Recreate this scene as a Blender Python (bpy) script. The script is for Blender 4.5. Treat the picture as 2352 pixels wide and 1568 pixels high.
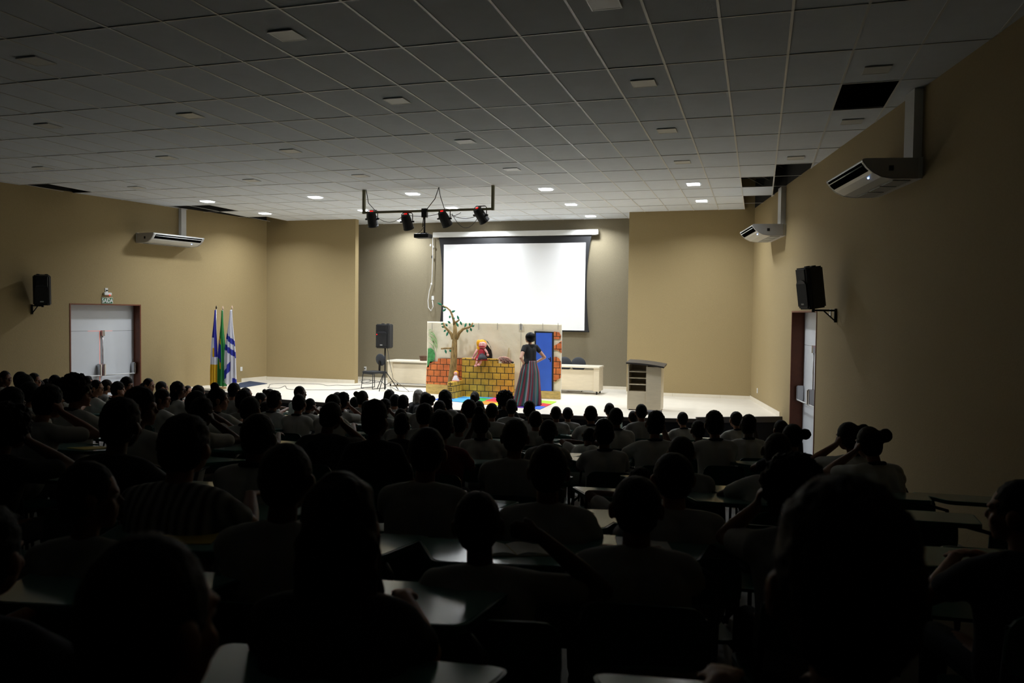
import bpy, bmesh, math, random
from mathutils import Vector, Matrix, Euler, noise
C = bpy.context.scene
for o in list(bpy.data.objects): bpy.data.objects.remove(o)
COL = C.collection
PI = math.pi

# ------------------------------------------------------------------ camera
CAM = Vector((7.2, 0.0, 2.83))
FPX = 1851.76
AR = Vector((0.95631124, 0.29211279, 0.01178639))      # camera right
AU = Vector((-0.02140157, 0.02974224, 0.99932846))     # camera up
AF = Vector((-0.29156607, 0.95592129, -0.03469452))    # camera forward
cd = bpy.data.cameras.new('camera'); cam = bpy.data.objects.new('camera', cd); COL.objects.link(cam)
m = Matrix.Identity(4)
for i in range(3):
    m[i][0] = AR[i]; m[i][1] = AU[i]; m[i][2] = -AF[i]; m[i][3] = CAM[i]
cam.matrix_world = m
cd.sensor_width = 36; cd.lens = FPX / 2352 * 36; cd.clip_start = .05; cd.clip_end = 100
cd.dof.use_dof = True; cd.dof.focus_distance = 14.0; cd.dof.aperture_fstop = 4.0
C.camera = cam

# ------------------------------------------------------------------ world, exposure
w = bpy.data.worlds.new('world'); C.world = w; w.use_nodes = True
w.node_tree.nodes['Background'].inputs[0].default_value = (0.01, 0.01, 0.012, 1)
w.node_tree.nodes['Background'].inputs[1].default_value = 0.0
C.view_settings.view_transform = 'Standard'; C.view_settings.look = 'None'
C.view_settings.gamma = 1; C.view_settings.use_curve_mapping = False
C.view_settings.exposure = 0.0
PANEL = 56.0          # watts of every lit ceiling panel

# ------------------------------------------------------------------ measuring: a photo pixel and ONE known world coordinate give a point
def ray(x, y): return AR * ((x - 1176) / FPX) - AU * ((y - 784) / FPX) + AF
def at_z(x, y, z): d = ray(x, y); return CAM + d * ((z - CAM.z) / d.z)
def at_y(x, y, Y): d = ray(x, y); return CAM + d * (Y / d.y)
H = 5.52; ZS = 0.73; YF = 14.5
GX, GY = 7.2 - 4.142, 7.594
SL = .0975
def floor_z(y): return max(0.0, SL * (YF - y)) if y < YF else 0.0
def xr(y): return 7.05 - .18 * (y - 21.25)      # right wall
def xl(y): return -7.05 + .18 * (y - 21.2)      # left wall
def at_wall(x, y, side, off=0.0):
    d = ray(x, y)
    if side == 'R': n = Vector((1, .18, 0)); c = 7.05 + .18 * 21.25 - off
    else: n = Vector((1, -.18, 0)); c = -7.05 - .18 * 21.2 + off
    return CAM + d * ((c - CAM.dot(n)) / d.dot(n))

# ------------------------------------------------------------------ materials
def lin(c): return c / 12.92 if c <= .04045 else ((c + .055) / 1.055) ** 2.4
def rgb(h):
    if isinstance(h, str): h = tuple(int(h[i:i+2], 16) / 255 for i in (0, 2, 4))
    return tuple(lin(c) for c in h) + (1,)
MATS = {}
def mat(name, col, rough=.6, metal=0, emit=0, bump=0, bscale=40, var=0, vscale=6, coat=0, stretch=None):
    if name in MATS: return MATS[name]
    m = bpy.data.materials.new(name); m.use_nodes = True; nt = m.node_tree; b = nt.nodes['Principled BSDF']
    c = rgb(col); b.inputs['Base Color'].default_value = c
    b.inputs['Roughness'].default_value = rough
    if name == 'slot_black': b.inputs['Specular IOR Level'].default_value = 0
    if name.startswith('hair'): b.inputs['Specular IOR Level'].default_value = .15
    b.inputs['Metallic'].default_value = metal
    if coat: b.inputs['Coat Weight'].default_value = coat; b.inputs['Coat Roughness'].default_value = .15
    tc = None
    if bump or var:
        tc = nt.nodes.new('ShaderNodeTexCoord'); mp = nt.nodes.new('ShaderNodeMapping')
        nt.links.new(tc.outputs['Object'], mp.inputs[0])
        if stretch: mp.inputs['Scale'].default_value = stretch
    if var:
        n = nt.nodes.new('ShaderNodeTexNoise'); n.inputs['Scale'].default_value = vscale; n.inputs['Detail'].default_value = 6
        nt.links.new(mp.outputs[0], n.inputs['Vector'])
        r = nt.nodes.new('ShaderNodeMapRange'); r.inputs[1].default_value = .3; r.inputs[2].default_value = .7
        r.inputs[3].default_value = 1 - var; r.inputs[4].default_value = 1 + var
        nt.links.new(n.outputs[0], r.inputs[0])
        mx = nt.nodes.new('ShaderNodeVectorMath'); mx.operation = 'SCALE'; mx.inputs[0].default_value = c[:3]
        nt.links.new(r.outputs[0], mx.inputs['Scale']); nt.links.new(mx.outputs[0], b.inputs['Base Color'])
    if bump:
        n = nt.nodes.new('ShaderNodeTexNoise'); n.inputs['Scale'].default_value = bscale; n.inputs['Detail'].default_value = 4
        nt.links.new(mp.outputs[0], n.inputs['Vector'])
        bp = nt.nodes.new('ShaderNodeBump'); bp.inputs['Strength'].default_value = bump; bp.inputs['Distance'].default_value = .01
        nt.links.new(n.outputs[0], bp.inputs['Height']); nt.links.new(bp.outputs[0], b.inputs['Normal'])
    if emit:
        b.inputs['Emission Color'].default_value = c; b.inputs['Emission Strength'].default_value = emit
    MATS[name] = m; return m
def brick_mat(name, c1, c2, mortar, bw, bh, ms=.012, off=.5):
    m = bpy.data.materials.new(name); m.use_nodes = True; nt = m.node_tree; b = nt.nodes['Principled BSDF']
    b.inputs['Roughness'].default_value = .8
    tc = nt.nodes.new('ShaderNodeTexCoord'); s = nt.nodes.new('ShaderNodeSeparateXYZ'); k = nt.nodes.new('ShaderNodeCombineXYZ')
    nt.links.new(tc.outputs['Object'], s.inputs[0]); 
    ad = nt.nodes.new('ShaderNodeMath'); ad.operation = 'ADD'; nt.links.new(s.outputs[0], ad.inputs[0]); nt.links.new(s.outputs[1], ad.inputs[1])
    nt.links.new(ad.outputs[0], k.inputs[0]); nt.links.new(s.outputs[2], k.inputs[1])
    br = nt.nodes.new('ShaderNodeTexBrick'); nt.links.new(k.outputs[0], br.inputs[0])
    br.inputs['Color1'].default_value = rgb(c1); br.inputs['Color2'].default_value = rgb(c2); br.inputs['Mortar'].default_value = rgb(mortar)
    br.inputs['Scale'].default_value = 1; br.inputs['Mortar Size'].default_value = ms; br.inputs['Mortar Smooth'].default_value = .1
    br.inputs['Brick Width'].default_value = bw; br.inputs['Row Height'].default_value = bh; br.offset = off
    n = nt.nodes.new('ShaderNodeTexNoise'); n.inputs['Scale'].default_value = 9; n.inputs['Detail'].default_value = 6; nt.links.new(tc.outputs['Object'], n.inputs[0])
    r = nt.nodes.new('ShaderNodeMapRange'); r.inputs[1].default_value = .3; r.inputs[2].default_value = .7; r.inputs[3].default_value = .78; r.inputs[4].default_value = 1.18
    nt.links.new(n.outputs[0], r.inputs[0])
    mx = nt.nodes.new('ShaderNodeVectorMath'); mx.operation = 'SCALE'; nt.links.new(br.outputs[0], mx.inputs[0]); nt.links.new(r.outputs[0], mx.inputs['Scale'])
    nt.links.new(mx.outputs[0], b.inputs['Base Color']); return m
M_wall = mat('wall_fabric', '9E8B63', .85, bump=.25, bscale=60, var=.05, vscale=45)
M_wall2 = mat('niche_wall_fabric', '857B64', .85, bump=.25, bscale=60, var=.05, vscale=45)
M_ceil = mat('ceiling_tile', 'DFE4EB', .9, bump=.15, bscale=80, var=.02)
M_bar = mat('ceiling_bar', 'E6E6E4', .35)
M_floor = mat('hall_floor', '4A4640', .5, var=.1)
M_stage = mat('stage_floor', 'E2DACB', .45, var=.03, vscale=3)
M_base = mat('baseboard_tile', 'E6DDCB', .35, var=.03)
M_edge = mat('stage_nosing', '4A4644', .6)
M_fascia = mat('stage_front_carpet', '15171F', .9, bump=.3, bscale=120)
M_black = mat('black_plastic', '121214', .6)
M_blackm = mat('black_metal', '18181A', .4, metal=.3)
M_mesh = mat('speaker_grille', '0E0E10', .7, bump=.6, bscale=300)
M_white = mat('white_plastic', 'E8E8E6', .35)
M_white2 = mat('white_metal', 'DADAD8', .3)
M_door = mat('door_paint', 'E4E7EC', .55, var=.02, vscale=2)
M_frame = mat('door_wood', '6E3A20', .5, var=.12, vscale=14)
M_chrome = mat('chrome', 'B8B8BA', .25, metal=1)
M_dark = mat('plenum_dark', '191816', .95)
M_screen = mat('screen_white', 'F6F6F8', .75)
M_screenb = mat('screen_black', '17171A', .6)
M_wood = mat('light_laminate', 'D8CBB2', .4, var=.05, vscale=5, stretch=(1, 1, 8))
M_woodt = mat('light_laminate_top', 'E6DECC', .3, var=.03)
M_teal = mat('teal_plastic', '1F5A52', .35)
M_tab = mat('tablet_top', '6E9A94', .15, var=.03)
M_tube = mat('chair_tube', '2A2E30', .4, metal=.6)
M_glow = mat('lamp_glow', (1, 1, 1), .5, emit=14)
M_off = mat('lamp_diffuser', 'DCDCD8', .4)
M_red = mat('red_led', (1, .02, .02), .5, emit=7)
M_led = mat('white_led', (.6, .75, 1), .5, emit=5)
M_cable = mat('black_cable', '2A2A2C', .5)
M_wcable = mat('white_cable', 'DCDCDC', .5)
M_gap = mat('daylight_gap', (1, .42, .25), .5, emit=.7)

# ------------------------------------------------------------------ mesh helpers
def new_obj(name, bm, m, parent=None, smooth=False):
    me = bpy.data.meshes.new(name)
    if smooth:
        for f in bm.faces: f.smooth = True
    bm.to_mesh(me); bm.free()
    for k in (m if isinstance(m, (list, tuple)) else [m]): me.materials.append(k)
    o = bpy.data.objects.new(name, me); COL.objects.link(o)
    if parent: o.parent = parent
    return o
def tag(o, label, cat, group=None, kind=None):
    o['label'] = label; o['category'] = cat
    if group: o['group'] = group
    if kind: o['kind'] = kind
    return o
def thing(name, label, cat, loc=(0, 0, 0), rz=0, group=None):
    o = bpy.data.objects.new(name, None); COL.objects.link(o); o.location = loc; o.rotation_euler = (0, 0, rz)
    o.empty_display_size = .1
    return tag(o, label, cat, group)
def struct(name, bm, m, parent=None, smooth=False):
    o = new_obj(name, bm, m, parent, smooth)
    if not parent: o['kind'] = 'structure'
    return o
def dup(root, label=None, loc=None, rz=None, group=None):
    def rec(o, p):
        c = o.copy(); COL.objects.link(c)
        if p: c.parent = p
        for ch in list(o.children): rec(ch, c)
        return c
    r = rec(root, None)
    if label: r['label'] = label
    if group: r['group'] = group
    if loc is not None: r.location = loc
    if rz is not None: r.rotation_euler = (0, 0, rz)
    return r
def B(): return bmesh.new()
def box(bm, x0, x1, y0, y1, z0, z1, mi=0, mtx=None, bev=0):
    vs = [bm.verts.new((x, y, z)) for z in (z0, z1) for x, y in ((x0, y0), (x1, y0), (x1, y1), (x0, y1))]
    fs = [(3, 2, 1, 0), (4, 5, 6, 7), (0, 1, 5, 4), (1, 2, 6, 5), (2, 3, 7, 6), (3, 0, 4, 7)]
    F = [bm.faces.new([vs[i] for i in f]) for f in fs]
    for f in F: f.material_index = mi
    if bev:
        es = list({e for f in F for e in f.edges})
        r = bmesh.ops.bevel(bm, geom=es, offset=bev, segments=2, affect='EDGES', profile=.5)
        vs = list({v for f in r['faces'] for v in f.verts} | {v for v in vs if v.is_valid})
        for f in r['faces']: f.material_index = mi
    if mtx: bmesh.ops.transform(bm, matrix=mtx, verts=vs)
    return vs
def prism(bm, pts, z0, z1, mi=0, mtx=None):
    a = [bm.verts.new((p[0], p[1], z0)) for p in pts]; b = [bm.verts.new((p[0], p[1], z1)) for p in pts]
    n = len(pts); F = [bm.faces.new(a[::-1]), bm.faces.new(b)]
    for i in range(n): F.append(bm.faces.new([a[i], a[(i+1) % n], b[(i+1) % n], b[i]]))
    for f in F: f.material_index = mi
    if mtx: bmesh.ops.transform(bm, matrix=mtx, verts=a + b)
    return a + b
def tube(bm, pts, r, n=8, mi=0, caps=True):
    pts = [Vector(p) for p in pts]; rs = r if isinstance(r, (list, tuple)) else [r] * len(pts)
    rings = []; up = Vector((0, 0, 1)); prev = None
    for i, p in enumerate(pts):
        t = (pts[min(i+1, len(pts)-1)] - pts[max(i-1, 0)])
        t = t.normalized() if t.length > 1e-9 else Vector((0, 0, 1))
        if prev is None:
            u = t.orthogonal().normalized()
        else:
            u = (prev - t * prev.dot(t))
            u = u.normalized() if u.length > 1e-6 else t.orthogonal().normalized()
        prev = u; v = t.cross(u)
        rings.append([bm.verts.new(p + (u * math.cos(2*PI*k/n) + v * math.sin(2*PI*k/n)) * rs[i]) for k in range(n)])
    for a, b in zip(rings, rings[1:]):
        for k in range(n):
            f = bm.faces.new([a[k], a[(k+1) % n], b[(k+1) % n], b[k]]); f.material_index = mi; f.smooth = True
    if caps:
        f = bm.faces.new(rings[0][::-1]); f.material_index = mi; f = bm.faces.new(rings[-1]); f.material_index = mi
    return [v for r_ in rings for v in r_]
def sphere(bm, c, r, seg=16, rings=10, mi=0, mtx=None):
    r3 = r if isinstance(r, (list, tuple)) else (r, r, r)
    M = Matrix.Translation(Vector(c)) @ (mtx or Matrix.Identity(4)) @ Matrix.Diagonal((r3[0], r3[1], r3[2], 1))
    g = bmesh.ops.create_uvsphere(bm, u_segments=seg, v_segments=rings, radius=1, matrix=M)
    for v in g['verts']:
        for f in v.link_faces: f.material_index = mi; f.smooth = True
    return g['verts']
def cone2(bm, a, b, r0, r1, n=14, mi=0):
    """round cone: ends are spheres"""
    a, b = Vector(a), Vector(b); t = (b - a)
    L = t.length; t.normalize(); u = t.orthogonal().normalized(); v = t.cross(u)
    rings = []
    for k in range(1, 5):
        th = -PI/2 + k * PI/2/4.0
        rings.append((a + t * r0 * math.sin(th), r0 * math.cos(th)))
    for k in range(0, 4):
        th = k * PI/2/4.0
        rings.append((b + t * r1 * math.sin(th), r1 * math.cos(th)))
    rv = [[bm.verts.new(c + (u * math.cos(2*PI*j/n) + v * math.sin(2*PI*j/n)) * rr) for j in range(n)] for c, rr in rings]
    for p, q in zip(rv, rv[1:]):
        for j in range(n):
            f = bm.faces.new([p[j], p[(j+1) % n], q[(j+1) % n], q[j]]); f.smooth = True; f.material_index = mi
    p0 = bm.verts.new(a - t * r0); p1 = bm.verts.new(b + t * r1)
    for j in range(n):
        f = bm.faces.new([p0, rv[0][(j+1) % n], rv[0][j]]); f.smooth = True; f.material_index = mi
        f = bm.faces.new([p1, rv[-1][j], rv[-1][(j+1) % n]]); f.smooth = True; f.material_index = mi
def frame_mtx(p, xdir, z=Vector((0, 0, 1))):
    x = Vector(xdir).normalized(); y = z.cross(x).normalized()
    m = Matrix.Identity(4)
    for i in range(3): m[i][0] = x[i]; m[i][1] = y[i]; m[i][2] = z[i]; m[i][3] = p[i]
    return m
def remesh(bm, vox, smooth=3, name='tmp'):
    me = bpy.data.meshes.new(name); bm.to_mesh(me); bm.free()
    o = bpy.data.objects.new(name, me); COL.objects.link(o)
    r = o.modifiers.new('r', 'REMESH'); r.mode = 'VOXEL'; r.voxel_size = vox; r.use_smooth_shade = True
    if smooth:
        s = o.modifiers.new('s', 'SMOOTH'); s.iterations = smooth; s.factor = .5
    dg = bpy.context.evaluated_depsgraph_get(); dg.update()
    out = bpy.data.meshes.new_from_object(o.evaluated_get(dg))
    bpy.data.objects.remove(o); bpy.data.meshes.remove(me)
    for p in out.polygons: p.use_smooth = True
    return out
def mesh_obj(name, me, mats, parent=None):
    o = bpy.data.objects.new(name, me); COL.objects.link(o)
    if parent: o.parent = parent
    return o
def text_mesh(txt, size, extr=.002):
    cu = bpy.data.curves.new('t', 'FONT'); cu.body = txt; cu.size = size; cu.extrude = extr; cu.offset = size*.02; cu.align_x = 'CENTER'; cu.align_y = 'CENTER'
    o = bpy.data.objects.new('t', cu); COL.objects.link(o)
    dg = bpy.context.evaluated_depsgraph_get(); dg.update()
    me = bpy.data.meshes.new_from_object(o.evaluated_get(dg)); bpy.data.objects.remove(o)
    return me

# ================================================================== SETTING
ZT = H + 1.0     # top of the walls, above the hung ceiling
Y0 = -2.5        # hall is modelled from just behind the camera
def wall(name, p0, p1, z0, z1, holes=(), out=.25, m=None):
    """vertical wall from p0 to p1; room is on the left side of p0->p1... 'out' pushes thickness to the other side"""
    p0, p1 = Vector((p0[0], p0[1], 0)), Vector((p1[0], p1[1], 0)); L = (p1 - p0).length
    M = frame_mtx(p0, p1 - p0)
    ss = sorted({0, L} | {h[0] for h in holes} | {h[1] for h in holes}); zz = sorted({z0, z1, H+.02} | {h[2] for h in holes if h[2] > z0} | {h[3] for h in holes})
    bm = B()
    for a, b in zip(ss, ss[1:]):
        for c, d in zip(zz, zz[1:]):
            mid = ((a+b)/2, (c+d)/2)
            if any(h[0] < mid[0] < h[1] and h[2] < mid[1] < h[3] for h in holes): continue
            box(bm, a, b, min(0, out), max(0, out), c, d)
    bmesh.ops.transform(bm, matrix=M, verts=bm.verts)
    bmesh.ops.remove_doubles(bm, verts=bm.verts, dist=1e-4)
    for f in bm.faces:
        if f.calc_center_median().z > H + .02: f.material_index = 1
    return struct(name, bm, [m or M_wall, M_dark])
YW = 21.2; YB = 22.56
NL, NR = -4.07, 3.91                  # niche sides
DY0, DY1, DZ = 14.98, 16.87, 2.945
k = math.hypot(1, .18)
# right wall: p0 near stage -> p1 near camera
wall('wall_right', (xr(YB), YB), (xr(Y0), Y0), -.1, ZT, [((YB-DY1)*k, (YB-DY0)*k, -.1, DZ)], out=.3)
wall('wall_left', (xl(Y0), Y0), (xl(YB), YB), -.1, ZT, [((DY0-Y0)*k, (DY1-Y0)*k, -.1, DZ)], out=.3)
bm = B(); prism(bm, [(xl(YW)-.1, YW), (NL, YW), (NL, YW+.2), (xl(YW)-.1, YW+.2)], ZS-.01, ZT); struct('wall_stage_left', bm, M_wall)
bm = B(); prism(bm, [(NR, YW), (xr(YW)+.1, YW), (xr(YW)+.1, YW+.2), (NR, YW+.2)], ZS-.01, ZT); struct('wall_stage_right', bm, M_wall)
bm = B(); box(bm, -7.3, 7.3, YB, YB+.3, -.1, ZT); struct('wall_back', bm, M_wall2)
# floor: raked then flat
bm = B()
pts = [(Y0, floor_z(Y0)), (YF, 0), (17.8, 0)]
for (ya, za), (yb, zb) in zip(pts, pts[1:]):
    vs = [(xl(ya)-.02, ya, za), (xr(ya)+.02, ya, za), (xr(yb)+.02, yb, zb), (xl(yb)-.02, yb, zb)]
    t = [bm.verts.new(v) for v in vs]; u = [bm.verts.new((v[0], v[1], v[2]-.2)) for v in vs]
    bm.faces.new(t); bm.faces.new(u[::-1])
    for i in range(4): bm.faces.new([t[i], u[i], u[(i+1) % 4], t[(i+1) % 4]])
struct('floor', bm, M_floor)
# stage platform
edge = [(xl(17.9), 17.9), (-6.2, 17.75), (-5.2, 17.3), (-3.63, 16.68), (-2.27, 16.46), (-.6, 16.33), (.97, 16.3), (2.4, 16.3), (3.69, 16.36), (4.9, 16.53), (6.02, 16.78), (6.9, 17.2), (xr(17.6), 17.6)]
bm = B()
poly = edge + [(xr(YB), YB), (xl(YB), YB)]
prism(bm, poly, 0.0, ZS - .001)
st = struct('stage_platform', bm, [M_stage]); 
bm = B()
def strip(bm, path, z0, z1, t, out=True):
    for (a, b) in zip(path, path[1:]):
        a, b = Vector((a[0], a[1], 0)), Vector((b[0], b[1], 0)); d = (b-a).normalized(); n = Vector((d.y, -d.x, 0))
        vs = [a, b, b + n*t, a + n*t]; prism(bm, [(v.x, v.y) for v in vs], z0, z1)
strip(bm, edge, ZS-.075, ZS+.0, .05); struct('trim_1', bm, M_edge)
bm = B(); strip(bm, edge, .0, ZS-.075, .02); struct('trim_2', bm, M_fascia)
bm = B(); strip(bm, edge[-3:], ZS-.08, ZS+.035, .07); struct('trim_3', bm, M_edge)
# baseboards
def bboard(name, a, b, z=ZS, h=.075, t=.015):
    a, b = Vector((a[0], a[1], 0)), Vector((b[0], b[1], 0)); M = frame_mtx(a, b-a); L = (b-a).length
    bm = B(); s = 0
    while s < L - .01:
        e = min(L, s+1.2); box(bm, s+.002, e-.002, -t, 0, z, z+h, mtx=M); s = e
    struct(name, bm, M_base)
bboard('baseboard_left', (xl(20.2), 20.2), (xl(YW), YW), h=.11)
bboard('baseboard_stage_left', (xl(YW)+.02, YW), (NL, YW), h=.1)
bboard('baseboard_back', (xl(YB)+.02, YB), (xr(YB)-.02, YB), h=.08)
bboard('baseboard_stage_right', (NR, YW), (xr(YW)-.02, YW), h=.085)
bboard('baseboard_right', (xr(YW)-.01, YW), (xr(17.75), 17.75), h=.1)

# ceiling: hung tiles on a grid, some missing
def clip_cell(x0, x1, y0, y1):
    P = [(x0, y0), (x1, y0), (x1, y1), (x0, y1)]
    planes = [(lambda p: xr(p[1]) + .05 - p[0]), (lambda p: p[0] - xl(p[1]) + .05)]
    for f in planes:
        Q = []
        for i in range(len(P)):
            a, b = P[i], P[(i+1) % len(P)]; fa, fb = f(a), f(b)
            if fa >= 0: Q.append(a)
            if (fa >= 0) != (fb >= 0): t = fa/(fa-fb); Q.append((a[0]+(b[0]-a[0])*t, a[1]+(b[1]-a[1])*t))
        P = Q
        if len(P) < 3: return None
    return P
MISS = {(8, 2), (6, 7), (7, 6), (7, 7), (8, 7), (7, 8), (6, 9), (6, 10), (7, 9), (5+1, 10), (-17, 8), (-16, 8), (-17, 10), (-16+0, 10), (-18, 3), (-19, 3), (-19, 5), (-18, 5), (-17, 9)}
MISS -= {(7, 9)}
bmt = B(); rnd = random.Random(4)
for c in range(-24, 14):
    for r in range(-9, 13):
        if (c, r) in MISS: continue
        x0, x1 = GX + c*.625, GX + (c+1)*.625; y0, y1 = GY + r*1.25, GY + (r+1)*1.25
        if y1 < Y0: continue
        y0 = max(y0, Y0); y1 = min(y1, YB + .02)
        if y0 >= YB: continue
        P = clip_cell(x0+.004, x1-.004, y0+.004, y1-.004)
        if not P: continue
        dz = rnd.uniform(0, .004)
        prism(bmt, P, H+dz, H+.016+dz)
struct('ceiling', bmt, M_ceil)
bmg = B()
for c in range(-24, 14):
    x = GX + c*.625
    ya = Y0; yb = YB
    if x > xr(YW): yb = (7.05 - x)/.18 + 21.25
    if x < xl(YW): yb = (x + 7.05)/.18 + 21.2
    if yb > ya: box(bmg, x-.012, x+.012, ya, yb, H-.004, H)
for r in range(-9, 13):
    y = GY + r*1.25
    if y > YB or y < Y0: continue
    a, b = (xl(y), xr(y))
    box(bmg, a, b, y-.009, y+.009, H-.005, H-.0005)
struct('ceiling_grid', bmg, M_bar)
# dark roof above the hung ceiling, with purlins seen through the missing tiles
bm = B(); box(bm, -12.5, 12.5, Y0-.3, YB+.4, ZT, ZT+.1); struct('roof', bm, M_dark)
bm = B()
for c in range(5):
    tube(bm, [(5.9+.35*c-.2, 14.0+c*.3, H+.35), (7.4+.1*c, 20.9-c*.9, H+.45)], .02, 6)
for y in (15.6, 16.9, 18.3, 19.9): box(bm, 5.6, xr(y), y, y+.05, H+.55, H+.68)
struct('roof_purlins', bm, mat('purlin_steel', '5A5854', .5, metal=.5))

# ------------------------------------------------------------------ lighting panels
def panel(lit, c, r, label, grp):
    x, y = GX + c*.625, GY + r*1.25; s = .125
    t = thing('ceiling_light', label, 'ceiling light', (x, y, H), 0, grp)
    bm = B()
    for a in ((-s-.012, s+.012, -s-.012, -s), (-s-.012, s+.012, s, s+.012), (-s-.012, -s, -s, s), (s, s+.012, -s, s)): box(bm, *a, -.014, -.004)
    new_obj('bezel', bm, M_white2, t)
    bm = B(); box(bm, -s, s, -s, s, -.012, -.006); new_obj('diffuser', bm, M_glow if lit else M_off, t)
    if lit:
        ld = bpy.data.lights.new('panel_light', 'AREA'); ld.shape = 'SQUARE'; ld.size = .24; ld.energy = PANEL; ld.spread = math.radians(142); ld.color = (.90, .955, 1.0)
        lo = bpy.data.objects.new('panel_light', ld); COL.objects.link(lo); lo.parent = t; lo.location = (0, 0, -.018)
    return t
NTH = ['leftmost', 'second from left', 'third from left', 'fourth from left', 'fifth from left']
def place_panels(lit, rows, grp):
    for desc, cells in rows:
        cells = sorted(cells)
        for i, (c, r) in enumerate(cells):
            nth = NTH[i] if i < len(cells) - 1 else 'rightmost'
            panel(lit, c, r, f"{'glowing' if lit else 'unlit'} square ceiling light, {nth} of the row {desc}", grp)
place_panels(True, [('over the stage front', [(-14.4, 7.55), (-9.5, 7.5), (-5.5, 7.5), (-.5, 7.5), (4.5, 7.5)]),
    ('over mid stage', [(-14.4, 9.5), (-9.5, 9.47), (-5.5, 9.47), (-.5, 9.47), (4.5, 9.5)]),
    ('right above the projection screen', [(-9.5, 11.4), (-5.5, 11.4), (-.5, 11.4)])], 'lit ceiling panels over the stage')
place_panels(False, [('closest to the camera', [(-.5, -.5), (-5.5, -.5), (4.5, -.5)]),
    ('second from the camera', [(-.5, 1.5), (-5.5, 1.5), (-9.5, 1.5), (4.5, 1.5), (8.5, 1.6)]),
    ('third from the camera', [(-.5, 3.5), (-5.5, 3.5), (-9.5, 3.5), (-14.5, 3.75), (4.5, 3.5), (8.5, 3.55)]),
    ('fourth from the camera', [(-.5, 5.5), (-5.5, 5.5), (-9.5, 5.5), (-14.5, 5.7), (4.5, 5.5), (7.5, 5.55)])], 'unlit ceiling panels over the hall')

# ------------------------------------------------------------------ doors
def door(n, side):
    s = 1 if side == 'R' else -1
    X = xr if side == 'R' else xl
    a, b = Vector((X(DY0), DY0, 0)), Vector((X(DY1), DY1, 0))
    L = (b - a).length
    M = frame_mtx(a, b - a)      # local x: towards stage, local y: +y = left of travel
    o = -1 if side == 'R' else 1  # outward local y sign (right wall: outwards is -y)
    bm = B(); D = .235
    def bx(x0, x1, y0, y1, z0, z1, bmx): box(bmx, x0, x1, min(y0*o, y1*o), max(y0*o, y1*o), z0, z1)
    bx(0, .03, -.01, D+.06, 0, DZ, bm); bx(L-.03, L, -.01, D+.06, 0, DZ, bm); bx(.03, L-.03, -.01, D+.06, DZ-.03, DZ, bm)
    root = bpy.data.objects.new(f'door_{n}', None); COL.objects.link(root); root.matrix_world = M; root['kind'] = 'structure'
    new_obj('door_frame', bm, M_frame, root)
    zt = 2.28
    bm = B(); bx(.03, L-.03, D, D+.04, zt+.006, DZ-.03, bm); new_obj('transom_panel', bm, M_door, root)
    mid = L/2 - .02
    for x0, x1 in ((.03, mid-.004), (mid+.004, L-.03)):
        bm = B(); bx(x0, x1, D, D+.04, .01, zt, bm); lf = new_obj('door_leaf', bm, M_door, root)
        # panic bar
        bm = B(); zb = 1.2
        e0, e1 = x0+.04, x1-.06
        tube(bm, [(e0, (D-.12)*o, zb), (e1, (D-.12)*o, zb)], .014, 8)
        new_obj('push_bar', bm, M_white, lf)
        for e in (e0, e1):
            bm = B(); bx(e-.03, e+.03, D-.14, D, zb-.02, zb+.28, bm); bmesh.ops.bevel(bm, geom=bm.edges[:], offset=.015, segments=2, affect='EDGES')
            new_obj('bar_housing', bm, M_chrome, lf)
    # vertical latch rod of the right leaf
    bm = B(); tube(bm, [(mid+.06, (D-.03)*o, 1.3), (mid+.06, (D-.03)*o, zt-.05)], .013, 8); bx(mid+.03, mid+.1, D-.06, D, zt-.12, zt+.02, bm)
    new_obj('latch_rod', bm, M_chrome, root)
    bm = B(); bx(mid-.3 if side == 'L' else mid-.35, mid+.35, D-.001, D+.03, zt+.001, zt+.006, bm); bx(mid-.003, mid+.003, D-.001, D+.03, .01, zt, bm)
    new_obj('daylight_gap', bm, M_gap, root)
    # glowing strips added in the door gaps to stand for daylight outside
    return root
door(1, 'L'); door(2, 'R')

def wall_frame(side, P, yaw_out=True):
    """frame with local x along the wall (towards the stage on the left wall, towards camera on the right), local y into the room, z up"""
    d = Vector((-.18, 1, 0)) if side == 'R' else Vector((.18, 1, 0))
    d.normalize()
    inn = Vector((-1, -.18, 0)).normalized() if side == 'R' else Vector((1, -.18, 0)).normalized()
    x = inn.cross(Vector((0, 0, 1)))
    M = Matrix.Identity(4)
    for i in range(3): M[i][0] = x[i]; M[i][1] = inn[i]; M[i][2] = (0, 0, 1)[i]; M[i][3] = P[i]
    return M
def thing_m(name, label, cat, M, group=None):
    t = thing(name, label, cat, (0, 0, 0), 0, group); t.matrix_world = M; return t

# exit sign, emergency lamp and socket above the left door
P = at_wall(246, 690, 'L'); M = wall_frame('L', P)
t = thing_m('exit_sign', 'green SAÍDA exit sign over the left door', 'exit sign', M)
bm = B(); box(bm, -.15, .15, .001, .012, -.075, .075, bev=.003); new_obj('plate', bm, mat('sign_white', 'E4E8E4', .4), t)
bm = B(); box(bm, -.142, .142, .011, .0145, -.067, .067); new_obj('green_field', bm, mat('sign_green', '1E6B3A', .4), t)
me = text_mesh('SAÍDA', .125); me.materials.append(mat('sign_letters', 'F4F4F4', .5)); o = bpy.data.objects.new('lettering', me); COL.objects.link(o); o.parent = t
o.matrix_local = Matrix.Translation((0, .017, -.005)) @ Matrix.Rotation(PI, 4, 'Z') @ Matrix.Rotation(PI/2, 4, 'X') @ Matrix.Diagonal((.82, 1.15, 1, 1))
P = at_wall(245, 675, 'L'); t = thing_m('emergency_lamp', 'small white emergency lamp box above the SAÍDA sign', 'emergency lamp', wall_frame('L', P))
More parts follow.
